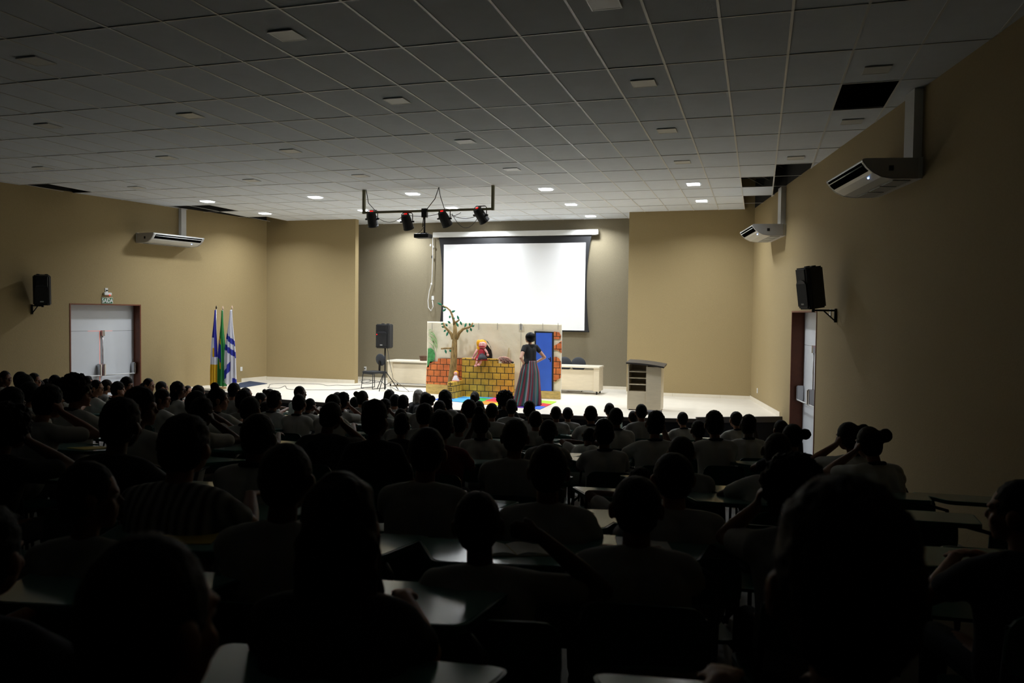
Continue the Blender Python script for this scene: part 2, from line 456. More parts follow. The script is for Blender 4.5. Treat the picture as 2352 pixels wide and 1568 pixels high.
bm = B(); box(bm, -.1, .1, 0, .06, -.03, .035, bev=.01); new_obj('housing', bm, M_white, t)
bm = B(); box(bm, -.05, -.03, .06, .065, -.034, -.018); new_obj('indicator', bm, M_red, t)
def outlet(P, M, label, plug=False):
    t = thing_m('wall_outlet', label, 'outlet', M)
    bm = B(); box(bm, -.04, .04, 0, .012, -.06, .06, bev=.004); new_obj('plate', bm, M_white, t)
    bm = B(); box(bm, -.014, .014, .011, .016 if not plug else .05, -.014, .014); new_obj('socket' if not plug else 'plug', bm, M_black if plug else M_white2, t)
    return t
outlet(0, wall_frame('L', at_wall(244, 667, 'L')), 'white outlet above the emergency lamp over the left door', True)
outlet(0, wall_frame('L', at_wall(554, 847, 'L')), 'white wall plate on the left wall beside the flags')
outlet(0, wall_frame('R', at_wall(1740, 897, 'R')), 'white wall plate low on the right wall over the stage')
outlet(0, wall_frame('R', at_wall(1908, 718, 'R')), 'white outlet behind the right speaker bracket')
def back_frame(P): return frame_mtx(P, (-1, 0, 0))
P = at_y(839, 846, YB); outlet(0, back_frame(P), 'white outlet low on the niche wall beside the black chair', True)

# ------------------------------------------------------------------ air conditioners
def aircon(M, label, L=1.55, ductx=.0, ductw=.16, led=.6):
    t = thing_m('air_conditioner', label, 'air conditioner', M, 'wall-hung air conditioners')
    prof = [(.06, 0), (.34, 0), (.46, .02), (.56, .07), (.63, .135), (.675, .195), (.68, .215), (.665, .23), (.63, .235), (.06, .235)]
    def ext(bm, pr, x0, x1, mi=0):
        n = len(pr); a = [bm.verts.new((x0, p[0], p[1])) for p in pr]; b = [bm.verts.new((x1, p[0], p[1])) for p in pr]
        F = [bm.faces.new(a), bm.faces.new(b[::-1])] + [bm.faces.new([a[(i+1) % n], a[i], b[i], b[(i+1) % n]]) for i in range(n)]
        for f in F: f.material_index = mi
    bm = B(); ext(bm, prof, -L/2+.02, L/2-.02); bmesh.ops.recalc_face_normals(bm, faces=bm.faces[:]); new_obj('body', bm, mat('aircon_white', 'D6D6D4', .3), t)
    big = [(.40 + (p[0]-.40)*1.012, .115 + (p[1]-.115)*1.03) for p in prof]
    for s in (-1, 1):
        bm = B(); ext(bm, big, s*L/2 - .022, s*L/2 + .022); bmesh.ops.recalc_face_normals(bm, faces=bm.faces[:])
        bmesh.ops.bevel(bm, geom=[e for e in bm.edges if abs((e.verts[0].co - e.verts[1].co).x) < 1e-5], offset=.008, segments=2, affect='EDGES')
        cap = new_obj('end_panel', bm, mat('aircon_end', 'B4B2AF', .4), t)
        bm = B(); box(bm, s*L/2+s*.021 - .002, s*L/2+s*.021+.004, .33, .385, .09, .15); new_obj('grille', bm, M_dark, cap)
    # outlet slot along the curved front
    def on(u):   # point on the sloped front
        a, b = Vector((0, .56, .07)), Vector((0, .677, .205)); return a.lerp(b, u)
    nrm = Vector((0, .68, -.73))
    bm = B()
    sl = [(.592, .098), (.632, .131), (.679, .196), (.660, .196), (.62, .14), (.583, .112)]
    ext(bm, sl, -L/2+.05, L/2-.05); bmesh.ops.recalc_face_normals(bm, faces=bm.faces[:])
    new_obj('air_slot', bm, mat('slot_black', '060607', 1), t)
    bm = B(); c = Vector((0, .664, .160))
    tube(bm, [(-L/2+.06, c.y, c.z), (L/2-.06, c.y, c.z)], .007, 6); new_obj('louvre', bm, M_white, t)
    bm = B()
    for k_ in range(3):
        x = -L/4 + k_*L/4
        box(bm, -L/2+.1+k_*.46, -L/2+.5+k_*.46, .1, .30, -.012, -.002)
    new_obj('intake_grille', bm, mat('aircon_grille', 'A8A8A6', .5), t)
    bm = B(); sphere(bm, (led, .53, .048), (.011, .012, .011), 8, 6); new_obj('display_led', bm, M_led, t)
    bm = B(); box(bm, -L/2+.1, -L/2+.16, 0, .5, .235, .25); box(bm, L/2-.16, L/2-.1, 0, .5, .235, .25); box(bm, -L/2, L/2, 0, .07, .0, .25)
    new_obj('bracket', bm, M_white2, t)
    zc = H - M.translation.z
    bm = B(); box(bm, ductx-ductw/2, ductx+ductw/2, .0, .10, .25, zc-.006); new_obj('pipe_cover', bm, mat('duct_white', 'DADAD8', .35), t)
    return t
Pa = at_wall(307, 555, 'L'); 
P1 = Vector((xl(17.25), 17.25, 4.50))
# local x on the left wall points away from the stage? use sign by frame
aircon(wall_frame('L', Vector((xl(17.5), 17.5, 4.50))), 'white air conditioner hung high on the left wall above the exit door', ductx=-.62, ductw=.16, led=-.5)
aircon(wall_frame('R', Vector((xr(18.35), 18.35, 4.50))), 'bright white air conditioner on the right wall, nearest the stage', ductx=-.55, ductw=.3, led=-.52)
aircon(wall_frame('R', Vector((xr(11.2), 11.2, 4.46))), 'air conditioner high on the right wall, nearest the camera and mostly in shade', ductx=-.58, ductw=.3, led=-.52)

# ------------------------------------------------------------------ projection screen
ZSC = 22.38
def P_(x, y, Y=ZSC): return at_y(x, y, Y)
a, b = P_(994, 538), P_(1371, 534)
zc = (a.z + b.z)/2; xa, xb = a.x, b.x
t = thing('projection_screen', 'large white projection screen with black border hanging on the niche wall', 'screen', ((xa+xb)/2, ZSC, 0))
cx = (xa+xb)/2; W2 = (xb-xa)/2
bm = B(); box(bm, -W2, W2, -.01, .13, zc-.075, zc+.075, bev=.015); new_obj('case', bm, M_white, t)
bm = B(); box(bm, W2-.02, W2+.04, -.02, .14, zc-.06, zc+.07, bev=.01); new_obj('case_cap', bm, M_white, t)
wl, wr = P_(1018, 600).x - cx, P_(1344, 600).x - cx
zt, zb = P_(1180, 559).z, P_(1342, 759).z
zbb = P_(1357, 763).z
bm = B()
# tab-tensioned black border: sides bow in
N = 16; ztop = zc - .07
Lf, Rt = [], []
for i in range(N+1):
    u = i/N; z = ztop + (zbb+.03-ztop)*u
    bow = .14 - .13*math.sin(PI*u)**.8 if u < .5 else .10 - .09*math.sin(PI*u)**.8
    Lf.append((wl-.03-bow, z)); Rt.append((wr+.03+bow, z))
va = [bm.verts.new((x, .045, z)) for x, z in Lf]; vb = [bm.verts.new((x, .045, z)) for x, z in Rt]
vc = [bm.verts.new((x, .05, z)) for x, z in Lf]; vd = [bm.verts.new((x, .05, z)) for x, z in Rt]
for i in range(N):
    bm.faces.new([va[i], va[i+1], vb[i+1], vb[i]]); bm.faces.new([vd[i], vd[i+1], vc[i+1], vc[i]])
    bm.faces.new([vc[i], vc[i+1], va[i+1], va[i]]); bm.faces.new([vb[i], vb[i+1], vd[i+1], vd[i]])
new_obj('black_border', bm, M_screenb, t)
bm = B(); box(bm, wl, wr, .036, .043, zb, zt); new_obj('white_field', bm, M_screen, t)
bm = B(); box(bm, wl-.14, wr+.14, .025, .07, zbb, zbb+.04, bev=.01); new_obj('bottom_bar', bm, M_blackm, t)
# white control cable hanging beside the screen
pts = [P_(994, 545, 22.5), P_(994, 590, 22.5), P_(992, 650, 22.5), P_(990, 655, 22.5), P_(986, 668, 22.5), P_(983, 690, 22.5), P_(984, 706, 22.5), P_(990, 714, 22.5), P_(995, 704, 22.5), P_(993, 690, 22.5)]
bm = B(); tube(bm, pts, .012, 6); t = new_obj('control_cable', bm, M_wcable); tag(t, 'white looped control cable hanging left of the projection screen', 'cable')
for (x, y) in ((989, 563), (995, 567), (991, 652)):
    bm = B(); c = P_(x, y, 22.5); sphere(bm, c, (.03, .02, .04), 8, 6); new_obj('cable_clip', bm, M_white, t)
bm = B(); c = P_(992, 590, 22.5); sphere(bm, c, (.018, .018, .05), 8, 6); new_obj('cable_joint', bm, M_black, t)
outlet(0, back_frame(P_(994, 684, YB)), 'white wall switch plate at the left of the screen bottom')

# ------------------------------------------------------------------ lighting bar with spotlights and projector
YT = 16.2
A, Bp = at_y(836, 487, YT), at_y(1132, 481, YT)
zb_ = (A.z + Bp.z)/2
t = thing('lighting_bar', 'olive metal lighting bar hung from the ceiling before the stage', 'lighting bar', (A.x, YT, zb_))
Lb = Bp.x - A.x
M_bar2 = mat('olive_metal', '6E6A50', .35, metal=.7)
bm = B(); box(bm, 0, Lb, -.025, .025, -.025, .025, bev=.004); new_obj('crossbar', bm, M_bar2, t)
for x in (0.0, Lb):
    bm = B(); box(bm, x-.03, x+.03, -.03, .03, -.03, H - zb_, bev=.004); new_obj('hanger_post', bm, M_bar2, t)
bm = B()
def sag(a, b, s, n=10): return [Vector(a).lerp(Vector(b), i/n) - Vector((0, 0, s*4*(i/n)*(1-i/n))) for i in range(n+1)]
for (x0, x1, s) in ((.3, 1.0, .16), (1.05, 1.85, .05), (2.05, 2.8, .12), (2.1, 2.75, .32), (1.9, 2.3, .06)):
    tube(bm, sag((x0, -.03, -.08), (x1, -.03, -.06), s), .006, 5)
new_obj('cable', bm, M_cable, t)
bm = B()
tube(bm, [(1.78, 0, H-zb_), (1.7, -.02, .25), (1.45, -.03, -.05), (1.42, -.03, -.35)], .009, 5); new_obj('power_cable', bm, M_cable, t); bm = B(); tube(bm, [(1.78, 0, H-zb_), (1.82, -.01, .3), (1.95, -.03, -.05)], .008, 5); new_obj('power_cable', bm, M_cable, t); bm = B()
tube(bm, [(.05, 0, H-zb_), (.12, -.02, .2), (.3, -.02, .02)], .008, 5)
new_obj('power_cable', bm, M_cable, t)
def spot(px, py, tilt, yaw, label):
    c = at_y(px, py, YT)
    t = thing('stage_spotlight', label, 'spotlight', (c.x, YT, c.z), 0, 'spotlights on the lighting bar')
    R = Matrix.Rotation(yaw, 4, 'Z') @ Matrix.Rotation(tilt, 4, 'X')
    top = zb_ - c.z
    bm = B(); tube(bm, [(-.13, 0, 0), (-.13, 0, .16), (-.1, 0, .19), (.1, 0, .19), (.13, 0, .16), (.13, 0, 0)], .01, 6)
    tube(bm, [(0, 0, .18), (0, 0, top-.02)], .012, 6); new_obj('yoke', bm, M_blackm, t)
    bm = B()
    pr = [(-.17, .05), (-.16, .085), (-.06, .105), (.06, .11), (.14, .115), (.145, .12), (.165, .12), (.17, .10)]
    n = 18; rings = []
    for y, r in pr: rings.append([bm.verts.new(R @ Vector((r*math.cos(2*PI*k/n), y, r*math.sin(2*PI*k/n)))) for k in range(n)])
    for p, q in zip(rings, rings[1:]):
        for k in range(n): f = bm.faces.new([p[k], p[(k+1) % n], q[(k+1) % n], q[k]])
    bm.faces.new(rings[0][::-1]); bm.faces.new(rings[-1])
    bmesh.ops.recalc_face_normals(bm, faces=bm.faces[:])
    h = new_obj('lamp_housing', bm, M_black, t)
    bm = B(); g = bmesh.ops.create_circle(bm, cap_ends=True, radius=.095, segments=18); bmesh.ops.transform(bm, matrix=R @ Matrix.Translation((0, .172, 0)) @ Matrix.Rotation(PI/2, 4, 'X'), verts=g['verts']); new_obj('lens', bm, mat('lens_glass', '303438', .1), h)
    for s in (-1, 1):
        bm = B(); tube(bm, [(s*.11, 0, 0), (s*.165, 0, 0)], .02, 8); new_obj('tilt_knob', bm, M_blackm, t)
    # red readout on the back plate
    for dx in (-.02, .02):
        bm = B(); q = R @ Vector((dx, -.172, .02)); sphere(bm, q, (.014, .008, .012), 8, 6); new_obj('red_readout', bm, M_red, h)
spot(855, 503, -1.15, .1, 'black stage spotlight at the left end of the lighting bar')
spot(935, 509, -1.05, -.1, 'black stage spotlight left of the projector')
spot(1021, 502, -.95, -.4, 'black stage spotlight right of the projector')
spot(1104, 494, -.85, -.6, 'black stage spotlight at the right end of the lighting bar')
c = at_y(972, 542, YT)
t = thing('projector', 'black projector on a pole hung from the lighting bar', 'projector', (c.x, YT, c.z))
bm = B(); box(bm, -.17, .17, -.13, .13, -.045, .045, bev=.015); body = new_obj('body', bm, M_black, t)
bm = B(); box(bm, -.13, .02, -.134, -.128, -.02, .02); new_obj('vent', bm, mat('vent_dark', '050506', .6), body)
bm = B(); tube(bm, [(.08, .12, 0), (.08, .155, 0)], .035, 14); new_obj('lens', bm, mat('lens_glass', '303438', .1), body)
bm = B(); tube(bm, [(.03, 0, .045), (.03, 0, zb_ - c.z)], .02, 10); box(bm, -.04, .1, -.05, .05, .045, .07); box(bm, -.03, .09, -.04, .04, zb_-c.z-.14, zb_-c.z+.05); new_obj('mount_pole', bm, M_blackm, t)
bm = B(); tube(bm, sag((-.12, -.1, .04), (.03, -.03, .2), .03), .006, 5); tube(bm, sag((.05, -.03, .1), (.03, -.03, .5), .0), .008, 5); new_obj('cable', bm, M_cable, t)

# ------------------------------------------------------------------ wall speakers
def speaker_body(t, w=.36, d=.34, h=.62, led=None, tapered=True):
    bm = B()
    pl = [(-w/2, -d/2+.05), (-w/2+.05, -d/2), (w/2-.05, -d/2), (w/2, -d/2+.05), (w*.36, d/2-.03), (w*.28, d/2), (-w*.28, d/2), (-w*.36, d/2-.03)]
    vs = prism(bm, pl, 0, h)
    bmesh.ops.bevel(bm, geom=bm.edges[:], offset=.022, segments=3, affect='EDGES')
    body = new_obj('cabinet', bm, M_black, t)
    bm = B(); box(bm, -w/2+.045, w/2-.045, -d/2-.008, -d/2+.002, .05, h*.62, bev=.004); new_obj('woofer_grille', bm, M_mesh, body)
    bm = B()
    g = []
    for k in range(9):
        a = PI*k/8; g.append((math.cos(a)*(w/2-.06), h*.62 + math.sin(a)*.06))
    n = len(g); a_ = [bm.verts.new((x, -d/2-.012, z)) for x, z in g]; b_ = [bm.verts.new((x, -d/2+.002, z)) for x, z in g]
    bm.faces.new(a_); bm.faces.new(b_[::-1]); [bm.faces.new([a_[i], b_[i], b_[(i+1) % n], a_[(i+1) % n]]) for i in range(n)]
    bmesh.ops.recalc_face_normals(bm, faces=bm.faces[:])
    new_obj('horn', bm, mat('horn_grey', '2A2A2E', .5), body)
    bm = B(); box(bm, -.035, .035, -d/2-.014, -d/2-.006, .075, .1); new_obj('badge', bm, mat('badge', 'B0B0B0', .4), body)
    for s in (-1, 1):
        bm = B(); box(bm, s*.08-.03, s*.08+.03, -.02, .05, h-.003, h+.018, bev=.006); new_obj('handle', bm, M_black, body)
    if led:
        bm = B(); sphere(bm, (-w/2+.075, -d/2-.012, h*.57), .009, 8, 6); new_obj('power_led', bm, M_red, body)
    return body
def wall_speaker(side, base, wallp, facing, label):
    t = thing('wall_speaker', label, 'speaker', base, facing, 'wall speakers')
    b_ = speaker_body(t, .36, .34, .66)
    b_.rotation_euler = (.14, 0, 0)
    inv = (Matrix.Translation(base) @ Matrix.Rotation(facing, 4, 'Z')).inverted()
    wp = inv @ Vector(wallp)
    bm = B(); tube(bm, [(0, 0, -.03), (wp.x, wp.y, -.03)], .016, 6); tube(bm, [(wp.x*.45, wp.y*.45, -.03), (wp.x, wp.y, -.2)], .012, 6)
    tube(bm, [(0, 0, -.06), (0, 0, .03)], .025, 8); tube(bm, [(wp.x, wp.y, -.22), (wp.x, wp.y, .0)], .022, 6)
    new_obj('bracket', bm, M_blackm, t)
    return t
wpR = at_wall(1922, 712, 'R'); wpR = Vector((wpR.x-.02, wpR.y, 2.98))
bR = at_wall(1868, 708, 'R', off=.62); bR = Vector((bR.x, wpR.y-.05, 3.0))
bR = at_y(1868, 708, wpR.y - .1)
wall_speaker('R', bR, wpR, -1.05, 'black speaker on a bracket at the right wall beside the door')
wpL = Vector((xl(14.1)+.02, 14.1, 2.86)); bL = at_y(98, 699, 14.15)
ws = wall_speaker('L', bL, wpL, .75, 'black speaker on a bracket at the left wall beside the door')

# ------------------------------------------------------------------ flags on stands
M_blue = mat('flag_blue', '2A2A96', .7); M_fw = mat('flag_white', 'E2E0EA', .7); M_fy = mat('flag_yellow', 'E0B020', .7); M_fg = mat('flag_green', '1F7A36', .7); M_fb = mat('flag_blue_bright', '2C35A8', .7)
def flag(px, top, bot, label, bands, w0, w1, lean, fin, tailx=0.0, seed=1):
    Yf = 18.0
    base = at_y(px, bot, Yf); base.z = ZS
    ztop = at_y(px, top, Yf).z - ZS
    t = thing('flag', label, 'flag', (base.x, Yf, ZS), 0, 'flags on poles beside the stage')
    bm = B(); tube(bm, [(0, 0, .05), (0, 0, ztop)], .014, 8); new_obj('pole', bm, mat('pole_silver', '8A867E', .3, metal=.6), t)
    bm = B(); prism(bm, [(.02*math.cos(a*PI/4), .02*math.sin(a*PI/4)) for a in range(8)], ztop, ztop+.01)
    cone2(bm, (0, 0, ztop+.03), (0, 0, ztop+.08), .022, .006, 8); new_obj('finial', bm, fin, t)
    # draped cloth: columns of folds hanging from the top
    nu, nv = 64, 110; rr = random.Random(seed); mats = []; bm = B(); grid = []
    h0, h1 = ztop-.03, .07
    for j in range(nv+1):
        v = j/nv; row = []
        for i in range(nu+1):
            u = i/nu
            wL = w0*(.12 + .88*min(1, v*1.25)**.9); wR = w1*(.12 + .88*min(1, v*1.1)**.9)
            x = -wL + (wL+wR)*u
            fold = math.sin(u*PI*7 + seed) * (.010 + .022*v) + math.sin(u*PI*3+v*2+seed*2)*.02*v
            drop = lean*(abs(u-.5)*2)*v*.10
            end = h1 + (.0 if not tailx else tailx*(1-u))
            z = h0 + (end-h0)*v - drop*0
            if u < .15: z = h0 + (end - h0)*v
            row.append(bm.verts.new((x + .01*math.sin(v*9+u*3), -.03 + fold - .03*math.sin(PI*u), z)))
        grid.append(row)
    for j in range(nv):
        for i in range(nu):
            f = bm.faces.new([grid[j][i], grid[j+1][i], grid[j+1][i+1], grid[j][i+1]]); f.smooth = True
            f.material_index = bands((i+.5)/nu, (j+.5)/nv)
    o = new_obj('cloth', bm, [M_blue, M_fw, M_fy, M_fg, M_fb], t)
    sm = o.modifiers.new('s', 'SOLIDIFY'); sm.thickness = .004
    bm = B(); prism(bm, [(.09*math.cos(a*PI/8), .09*math.sin(a*PI/8)) for a in range(16)], 0, .05); new_obj('base', bm, mat('flag_base', 'B89A6A', .5), t)
    return t
def b1(u, v):
    d = v - .12*(u-.5)
    if u > .62 and v < .62: return 0
    if v < .36: return 0
    if .5 < v < .62 and .38 < u < .66: return 2
    if v < .72: return 1
    return 2
def b2(u, v):
    if u > .52: return 3
    k_ = v - .2*(u-.3)
    if k_ < .37 : return 3
    if k_ < .44: return 2
    if k_ < .68: return 4
    if k_ < .77 and u > .1: return 2
    return 3
def b3(u, v):
    s = v - .09*u
    if .31 < s < .385 or .46 < s < .54: return 4
    if .87 < v + .35*u < 1.0 and v > .68 and u < .55: return 4
    if u > .7 and v > .9: return 4
    return 1
flag(497, 712, 893, 'blue, white and yellow flag, leftmost of the three', b1, .19, .09, .3, mat('finial_dark', '2A2420', .3), seed=2)
flag(512, 713, 893, 'green, yellow and blue flag in the middle of three', b2, .13, .12, 0, mat('finial_cream', 'E8C8B0', .3), seed=5)
flag(533, 712, 891, 'white flag with blue stripes, rightmost of the three', b3, .27, .19, .8, mat('finial_cream', 'E8C8B0', .3), seed=9, tailx=.1)
t = B(); prism(t, [(-6.72, 17.86), (-6.0, 17.80), (-5.9, 18.3), (-6.7, 18.3)], ZS, ZS+.035); o = new_obj('flag_plinth', t, M_base); tag(o, 'low cream plinth board under the three flags', 'plinth')
for f in [x for x in COL.objects if x.name.startswith('flag') and x.type == 'EMPTY']: f.location.z = ZS + .035
bm = B(); q = [at_z(*p, ZS) for p in ((551, 880), (560, 875), (614, 881), (566, 889), (536, 892))]; prism(bm, [(max(v.x, xl(v.y) + .02), v.y) for v in q][::-1], ZS, ZS+.012); bmesh.ops.recalc_face_normals(bm, faces=bm.faces[:])
o = new_obj('blue_carpet', bm, mat('blue_carpet', '2F3A52', .9, bump=.4, bscale=150)); tag(o, 'dark blue carpet piece on the stage beside the flags', 'carpet')

# ------------------------------------------------------------------ speaker on tripod, black chair, cables
cS = at_z(884, 900, ZS); cS.y = 19.6; cS = at_y(884, 900, 19.6); cS.z = ZS
t = thing('speaker_stand', 'black tripod stand under the stage speaker', 'speaker stand', cS)
zsp = at_y(884, 799, 19.6).z - ZS
bm = B(); tube(bm, [(0, 0, .03), (0, 0, zsp)], .02, 8); new_obj('pole', bm, M_blackm, t)
bm = B(); tube(bm, [(0, 0, .45), (0, 0, .52)], .035, 8); new_obj('collar', bm, M_blackm, t)
for k_ in range(3):
    a = 2*PI*k_/3 + .55; d = Vector((math.cos(a), math.sin(a), 0))
    bm = B(); tube(bm, [d*.03 + Vector((0, 0, .5)), d*.36 + Vector((0, 0, .012))], .012, 6); tube(bm, [Vector((0, 0, .14)), d*.2 + Vector((0, 0, .25))], .008, 6); new_obj('leg', bm, M_blackm, t)
t = thing('stage_speaker', 'black speaker with red light on the tripod stand', 'speaker', (cS.x, cS.y, ZS+zsp), -.1)
speaker_body(t, .42, .38, .64, led=True)
def vis_chair(loc, rz, label, stacked=False):
    t = thing('visitor_chair', label, 'chair', loc, rz)
    bm = B(); box(bm, -.22, .22, -.2, .22, .42, .48, bev=.02); new_obj('seat', bm, mat('black_fabric', '1C1E22', .8), t)
    bm = B(); sphere(bm, (0, -.25, .78), (.2, .035, .17), 20, 12, mtx=Matrix.Rotation(-.12, 4, 'X')); new_obj('backrest', bm, mat('grey_fabric', '34373D', .8), t)
    bm = B(); box(bm, -.03, .03, -.23, -.2, .44, .75); new_obj('back_support', bm, M_blackm, t)
    for s in (-1, 1):
        bm = B(); tube(bm, [(s*.2, -.2, .43), (s*.23, -.24, .015), (s*.23, .24, .015), (s*.2, .2, .43)], .012, 8); new_obj('leg', bm, M_blackm, t)
    bm = B(); tube(bm, [(-.2, .18, .41), (.2, .18, .41)], .01, 6); tube(bm, [(-.2, -.18, .41), (.2, -.18, .41)], .01, 6); new_obj('crossbar', bm, M_blackm, t)
    return t
cc = at_y(856, 894, 19.95)
vis_chair((cc.x, 20.0, ZS), 2.75, 'black visitor chair with round back beside the tripod speaker')
# cables on the stage floor
def floor_cable(pix, label, m=M_cable, r=.0055, up=()):
    pts = [at_z(x, y, ZS+.009) for x, y in pix]
    # smooth by Catmull-Rom
    out = []
    for i in range(len(pts)-1):
        p0, p1, p2, p3 = pts[max(i-1, 0)], pts[i], pts[i+1], pts[min(i+2, len(pts)-1)]
        for s in range(6):
            u = s/6; out.append(.5*((2*p1) + (p2-p0)*u + (2*p0-5*p1+4*p2-p3)*u*u + (3*p1-p0-3*p2+p3)*u**3))
    out.append(pts[-1])
    bm = B(); tube(bm, out, r, 6); o = new_obj('floor_cable', bm, m); tag(o, label, 'cable'); return o
floor_cable([(828, 884), (795, 885), (775, 884), (752, 885), (735, 882), (700, 881), (650, 880.5), (622, 882), (618, 888), (616, 890), (640, 891), (655, 886), (662, 893), (700, 895), (760, 895), (800, 895), (836, 891)], 'long black cable looping across the pale stage floor')
floor_cable([(826, 873), (845, 870), (850, 876), (832, 880), (848, 881), (862, 875), (840, 872), (830, 878), (858, 879), (872, 876), (850, 873)], 'tangled black cables under the black visitor chair')
floor_cable([(889, 893), (900, 896), (896, 889), (905, 892), (915, 897), (935, 899), (950, 898)], 'thin cable on the stage right of the tripod', mat('grey_cable', '6A6862', .5), .006)
bm = B(); q = at_y(890, 800, 19.55); e = at_z(940, 899, ZS+.01)
tube(bm, [q, q + Vector((.06, 0, -.35)), q + Vector((.22, -.1, -.8)), e], .006, 5); o = new_obj('speaker_cable', bm, M_cable); tag(o, 'thin cable hanging from the tripod speaker down to the stage', 'cable')

# ------------------------------------------------------------------ two long desks with chairs behind
def desk(x0, x1, y, label, dep=.62, h=.74):
    t = thing('conference_desk', label, 'desk', ((x0+x1)/2, y, ZS), 0, 'pale wooden desks at the back of the stage'); L = (x1-x0)/2
    bm = B(); box(bm, -L, L, 0, dep, h-.045, h, bev=.004); new_obj('desktop', bm, M_woodt, t)
    bm = B(); box(bm, -L+.03, L-.14, .06, .08, .10, h-.1, bev=.002); new_obj('front_panel', bm, M_wood, t)
    for s in (-1, 1):
        bm = B(); xx = sorted((s*(L-.01), s*(L-.16))); box(bm, xx[0], xx[1], .03, dep-.02, .08, h-.045, bev=.004); new_obj('side_panel', bm, M_wood, t)
        for yy in (.08, dep-.08):
            bm = B(); tube(bm, [(s*(L-.08), yy, 0), (s*(L-.08), yy, .09)], .022, 8); new_obj('foot', bm, M_black, t)
    bm = B(); box(bm, -L+.05, L-.05, .05, .09, .08, .1); new_obj('bottom_rail', bm, M_chrome, t)
    return t
dR = at_z(1374, 907, ZS); 
desk(at_y(1150, 900, 20.75).x, at_y(1376, 900, 20.75).x, 20.75, 'pale wooden desk behind the scenery, right of the blue door')
desk(at_y(888, 900, 20.75).x, at_y(1100, 900, 20.75).x, 20.75, 'pale wooden desk left of the painted tree')
def desk_chair(px, label):
    p = at_y(px, 850, 21.55)
    t = thing('desk_chair', label, 'chair', (p.x, 21.6, ZS), PI)
    bm = B(); sphere(bm, (0, -.2, .72), (.21, .04, .2), 20, 12); new_obj('backrest', bm, mat('grey_fabric', '34373D', .8), t)
    bm = B(); box(bm, -.22, .22, -.2, .22, .4, .46, bev=.02); new_obj('seat', bm, mat('black_fabric', '1C1E22', .8), t)
    for sx in (-1, 1):
        for sy in (-1, 1):
            bm = B(); tube(bm, [(sx*.18, sy*.18, 0), (sx*.18, sy*.18, .41)], .012, 6); new_obj('leg', bm, M_blackm, t)
    bm = B(); box(bm, -.03, .03, -.21, -.17, .42, .7); new_obj('back_support', bm, M_blackm, t)
    return t
desk_chair(1324, 'dark chair behind the right desk, right one')
desk_chair(1291, 'dark chair behind the right desk, half hidden by the scenery')
p = at_y(972, 829, 20.95)
t = thing('wicker_basket', 'small brown basket on the left desk beside the scenery', 'basket', (p.x, 20.98, ZS+.74))
bm = B(); n = 20; R_ = [(.0, .09), (.05, .1), (.1, .105), (.13, .115)]
rg = [[bm.verts.new((r*1.1*math.cos(2*PI*k/n), r*math.sin(2*PI*k/n), z)) for k in range(n)] for z, r in R_]
for a_, b_ in zip(rg, rg[1:]): [bm.faces.new([a_[k], a_[(k+1) % n], b_[(k+1) % n], b_[k]]) for k in range(n)]
bm.faces.new(rg[0][::-1]); o = new_obj('bowl', bm, mat('wicker', '5A3E2C', .8, bump=.8, bscale=90), t); s_ = o.modifiers.new('s', 'SOLIDIFY'); s_.thickness = .012
bm = B(); tube(bm, [(.125*math.cos(2*PI*k/20), .115*math.sin(2*PI*k/20), .13) for k in range(21)], .009, 6); new_obj('rim', bm, mat('wicker', '5A3E2C'), t)

# ------------------------------------------------------------------ lectern
la, lb = at_z(1440, 941, ZS), at_z(1519, 943, ZS)
lc = at_z(1486, 942, ZS)
t = thing('lectern', 'pale wooden lectern with dark top and open shelves at stage front', 'lectern', ((la.x+lb.x)/2, 17.75, ZS))
hw = (lb.x - la.x)/2; lh = at_y(1440, 832, 17.75).z - ZS; lh2 = at_y(1520, 840, 17.75).z - ZS
xs = -hw + (1484-1440)/(1519-1440)*2*hw
D_ = .5
bm = B(); box(bm, -hw, -hw+.03, 0, D_, .02, lh-.03, bev=.002); new_obj('side_panel', bm, M_wood, t)
bm = B(); box(bm, xs, hw, -.02, .02, .02, lh2-.03, bev=.002); new_obj('front_panel', bm, M_wood, t)
bm = B(); box(bm, hw-.03, hw, 0.02, D_, .02, lh2-.03, bev=.002); new_obj('side_panel', bm, M_wood, t)
bm = B(); box(bm, xs-.0, xs+.03, .02, D_, .02, lh-.05); new_obj('divider', bm, M_wood, t)
bm = B(); box(bm, -hw+.03, xs, .0, .025, .02, .40, bev=.002); new_obj('lower_panel', bm, M_wood, t)
bm = B(); box(bm, -hw+.03, hw-.03, D_-.02, D_, .02, lh-.06); new_obj('back_panel', bm, M_wood, t)
for z in (.40, .56, .70, .84): 
    bm = B(); box(bm, -hw+.03, xs, .01, D_-.02, z, z+.022); new_obj('shelf', bm, M_wood, t)
bm = B()
n = 14
for sgn, zoff in ((1, 0),):
    top = []; 
    for i in range(n+1):
        u = i/n; x = -hw-.03 + (2*hw+.09)*u; z = lh - .03 + (lh2-lh-.02)*u + .03*math.sin(PI*u)*.6
        top.append((x, z))
    a_ = [bm.verts.new((x, -.06, z)) for x, z in top]; b_ = [bm.verts.new((x, D_+.02, z+.04)) for x, z in top]
    c_ = [bm.verts.new((x, -.06, z+.035)) for x, z in top]; d_ = [bm.verts.new((x, D_+.02, z+.075)) for x, z in top]
    for i in range(n):
        bm.faces.new([a_[i], a_[i+1], b_[i+1], b_[i]]); bm.faces.new([c_[i], d_[i], d_[i+1], c_[i+1]])
        bm.faces.new([a_[i], c_[i], c_[i+1], a_[i+1]]); bm.faces.new([b_[i], b_[i+1], d_[i+1], d_[i]])
    bm.faces.new([a_[0], b_[0], d_[0], c_[0]]); bm.faces.new([a_[-1], c_[-1], d_[-1], b_[-1]])
bmesh.ops.recalc_face_normals(bm, faces=bm.faces[:])
new_obj('top', bm, mat('dark_laminate', '3A3633', .4), t)
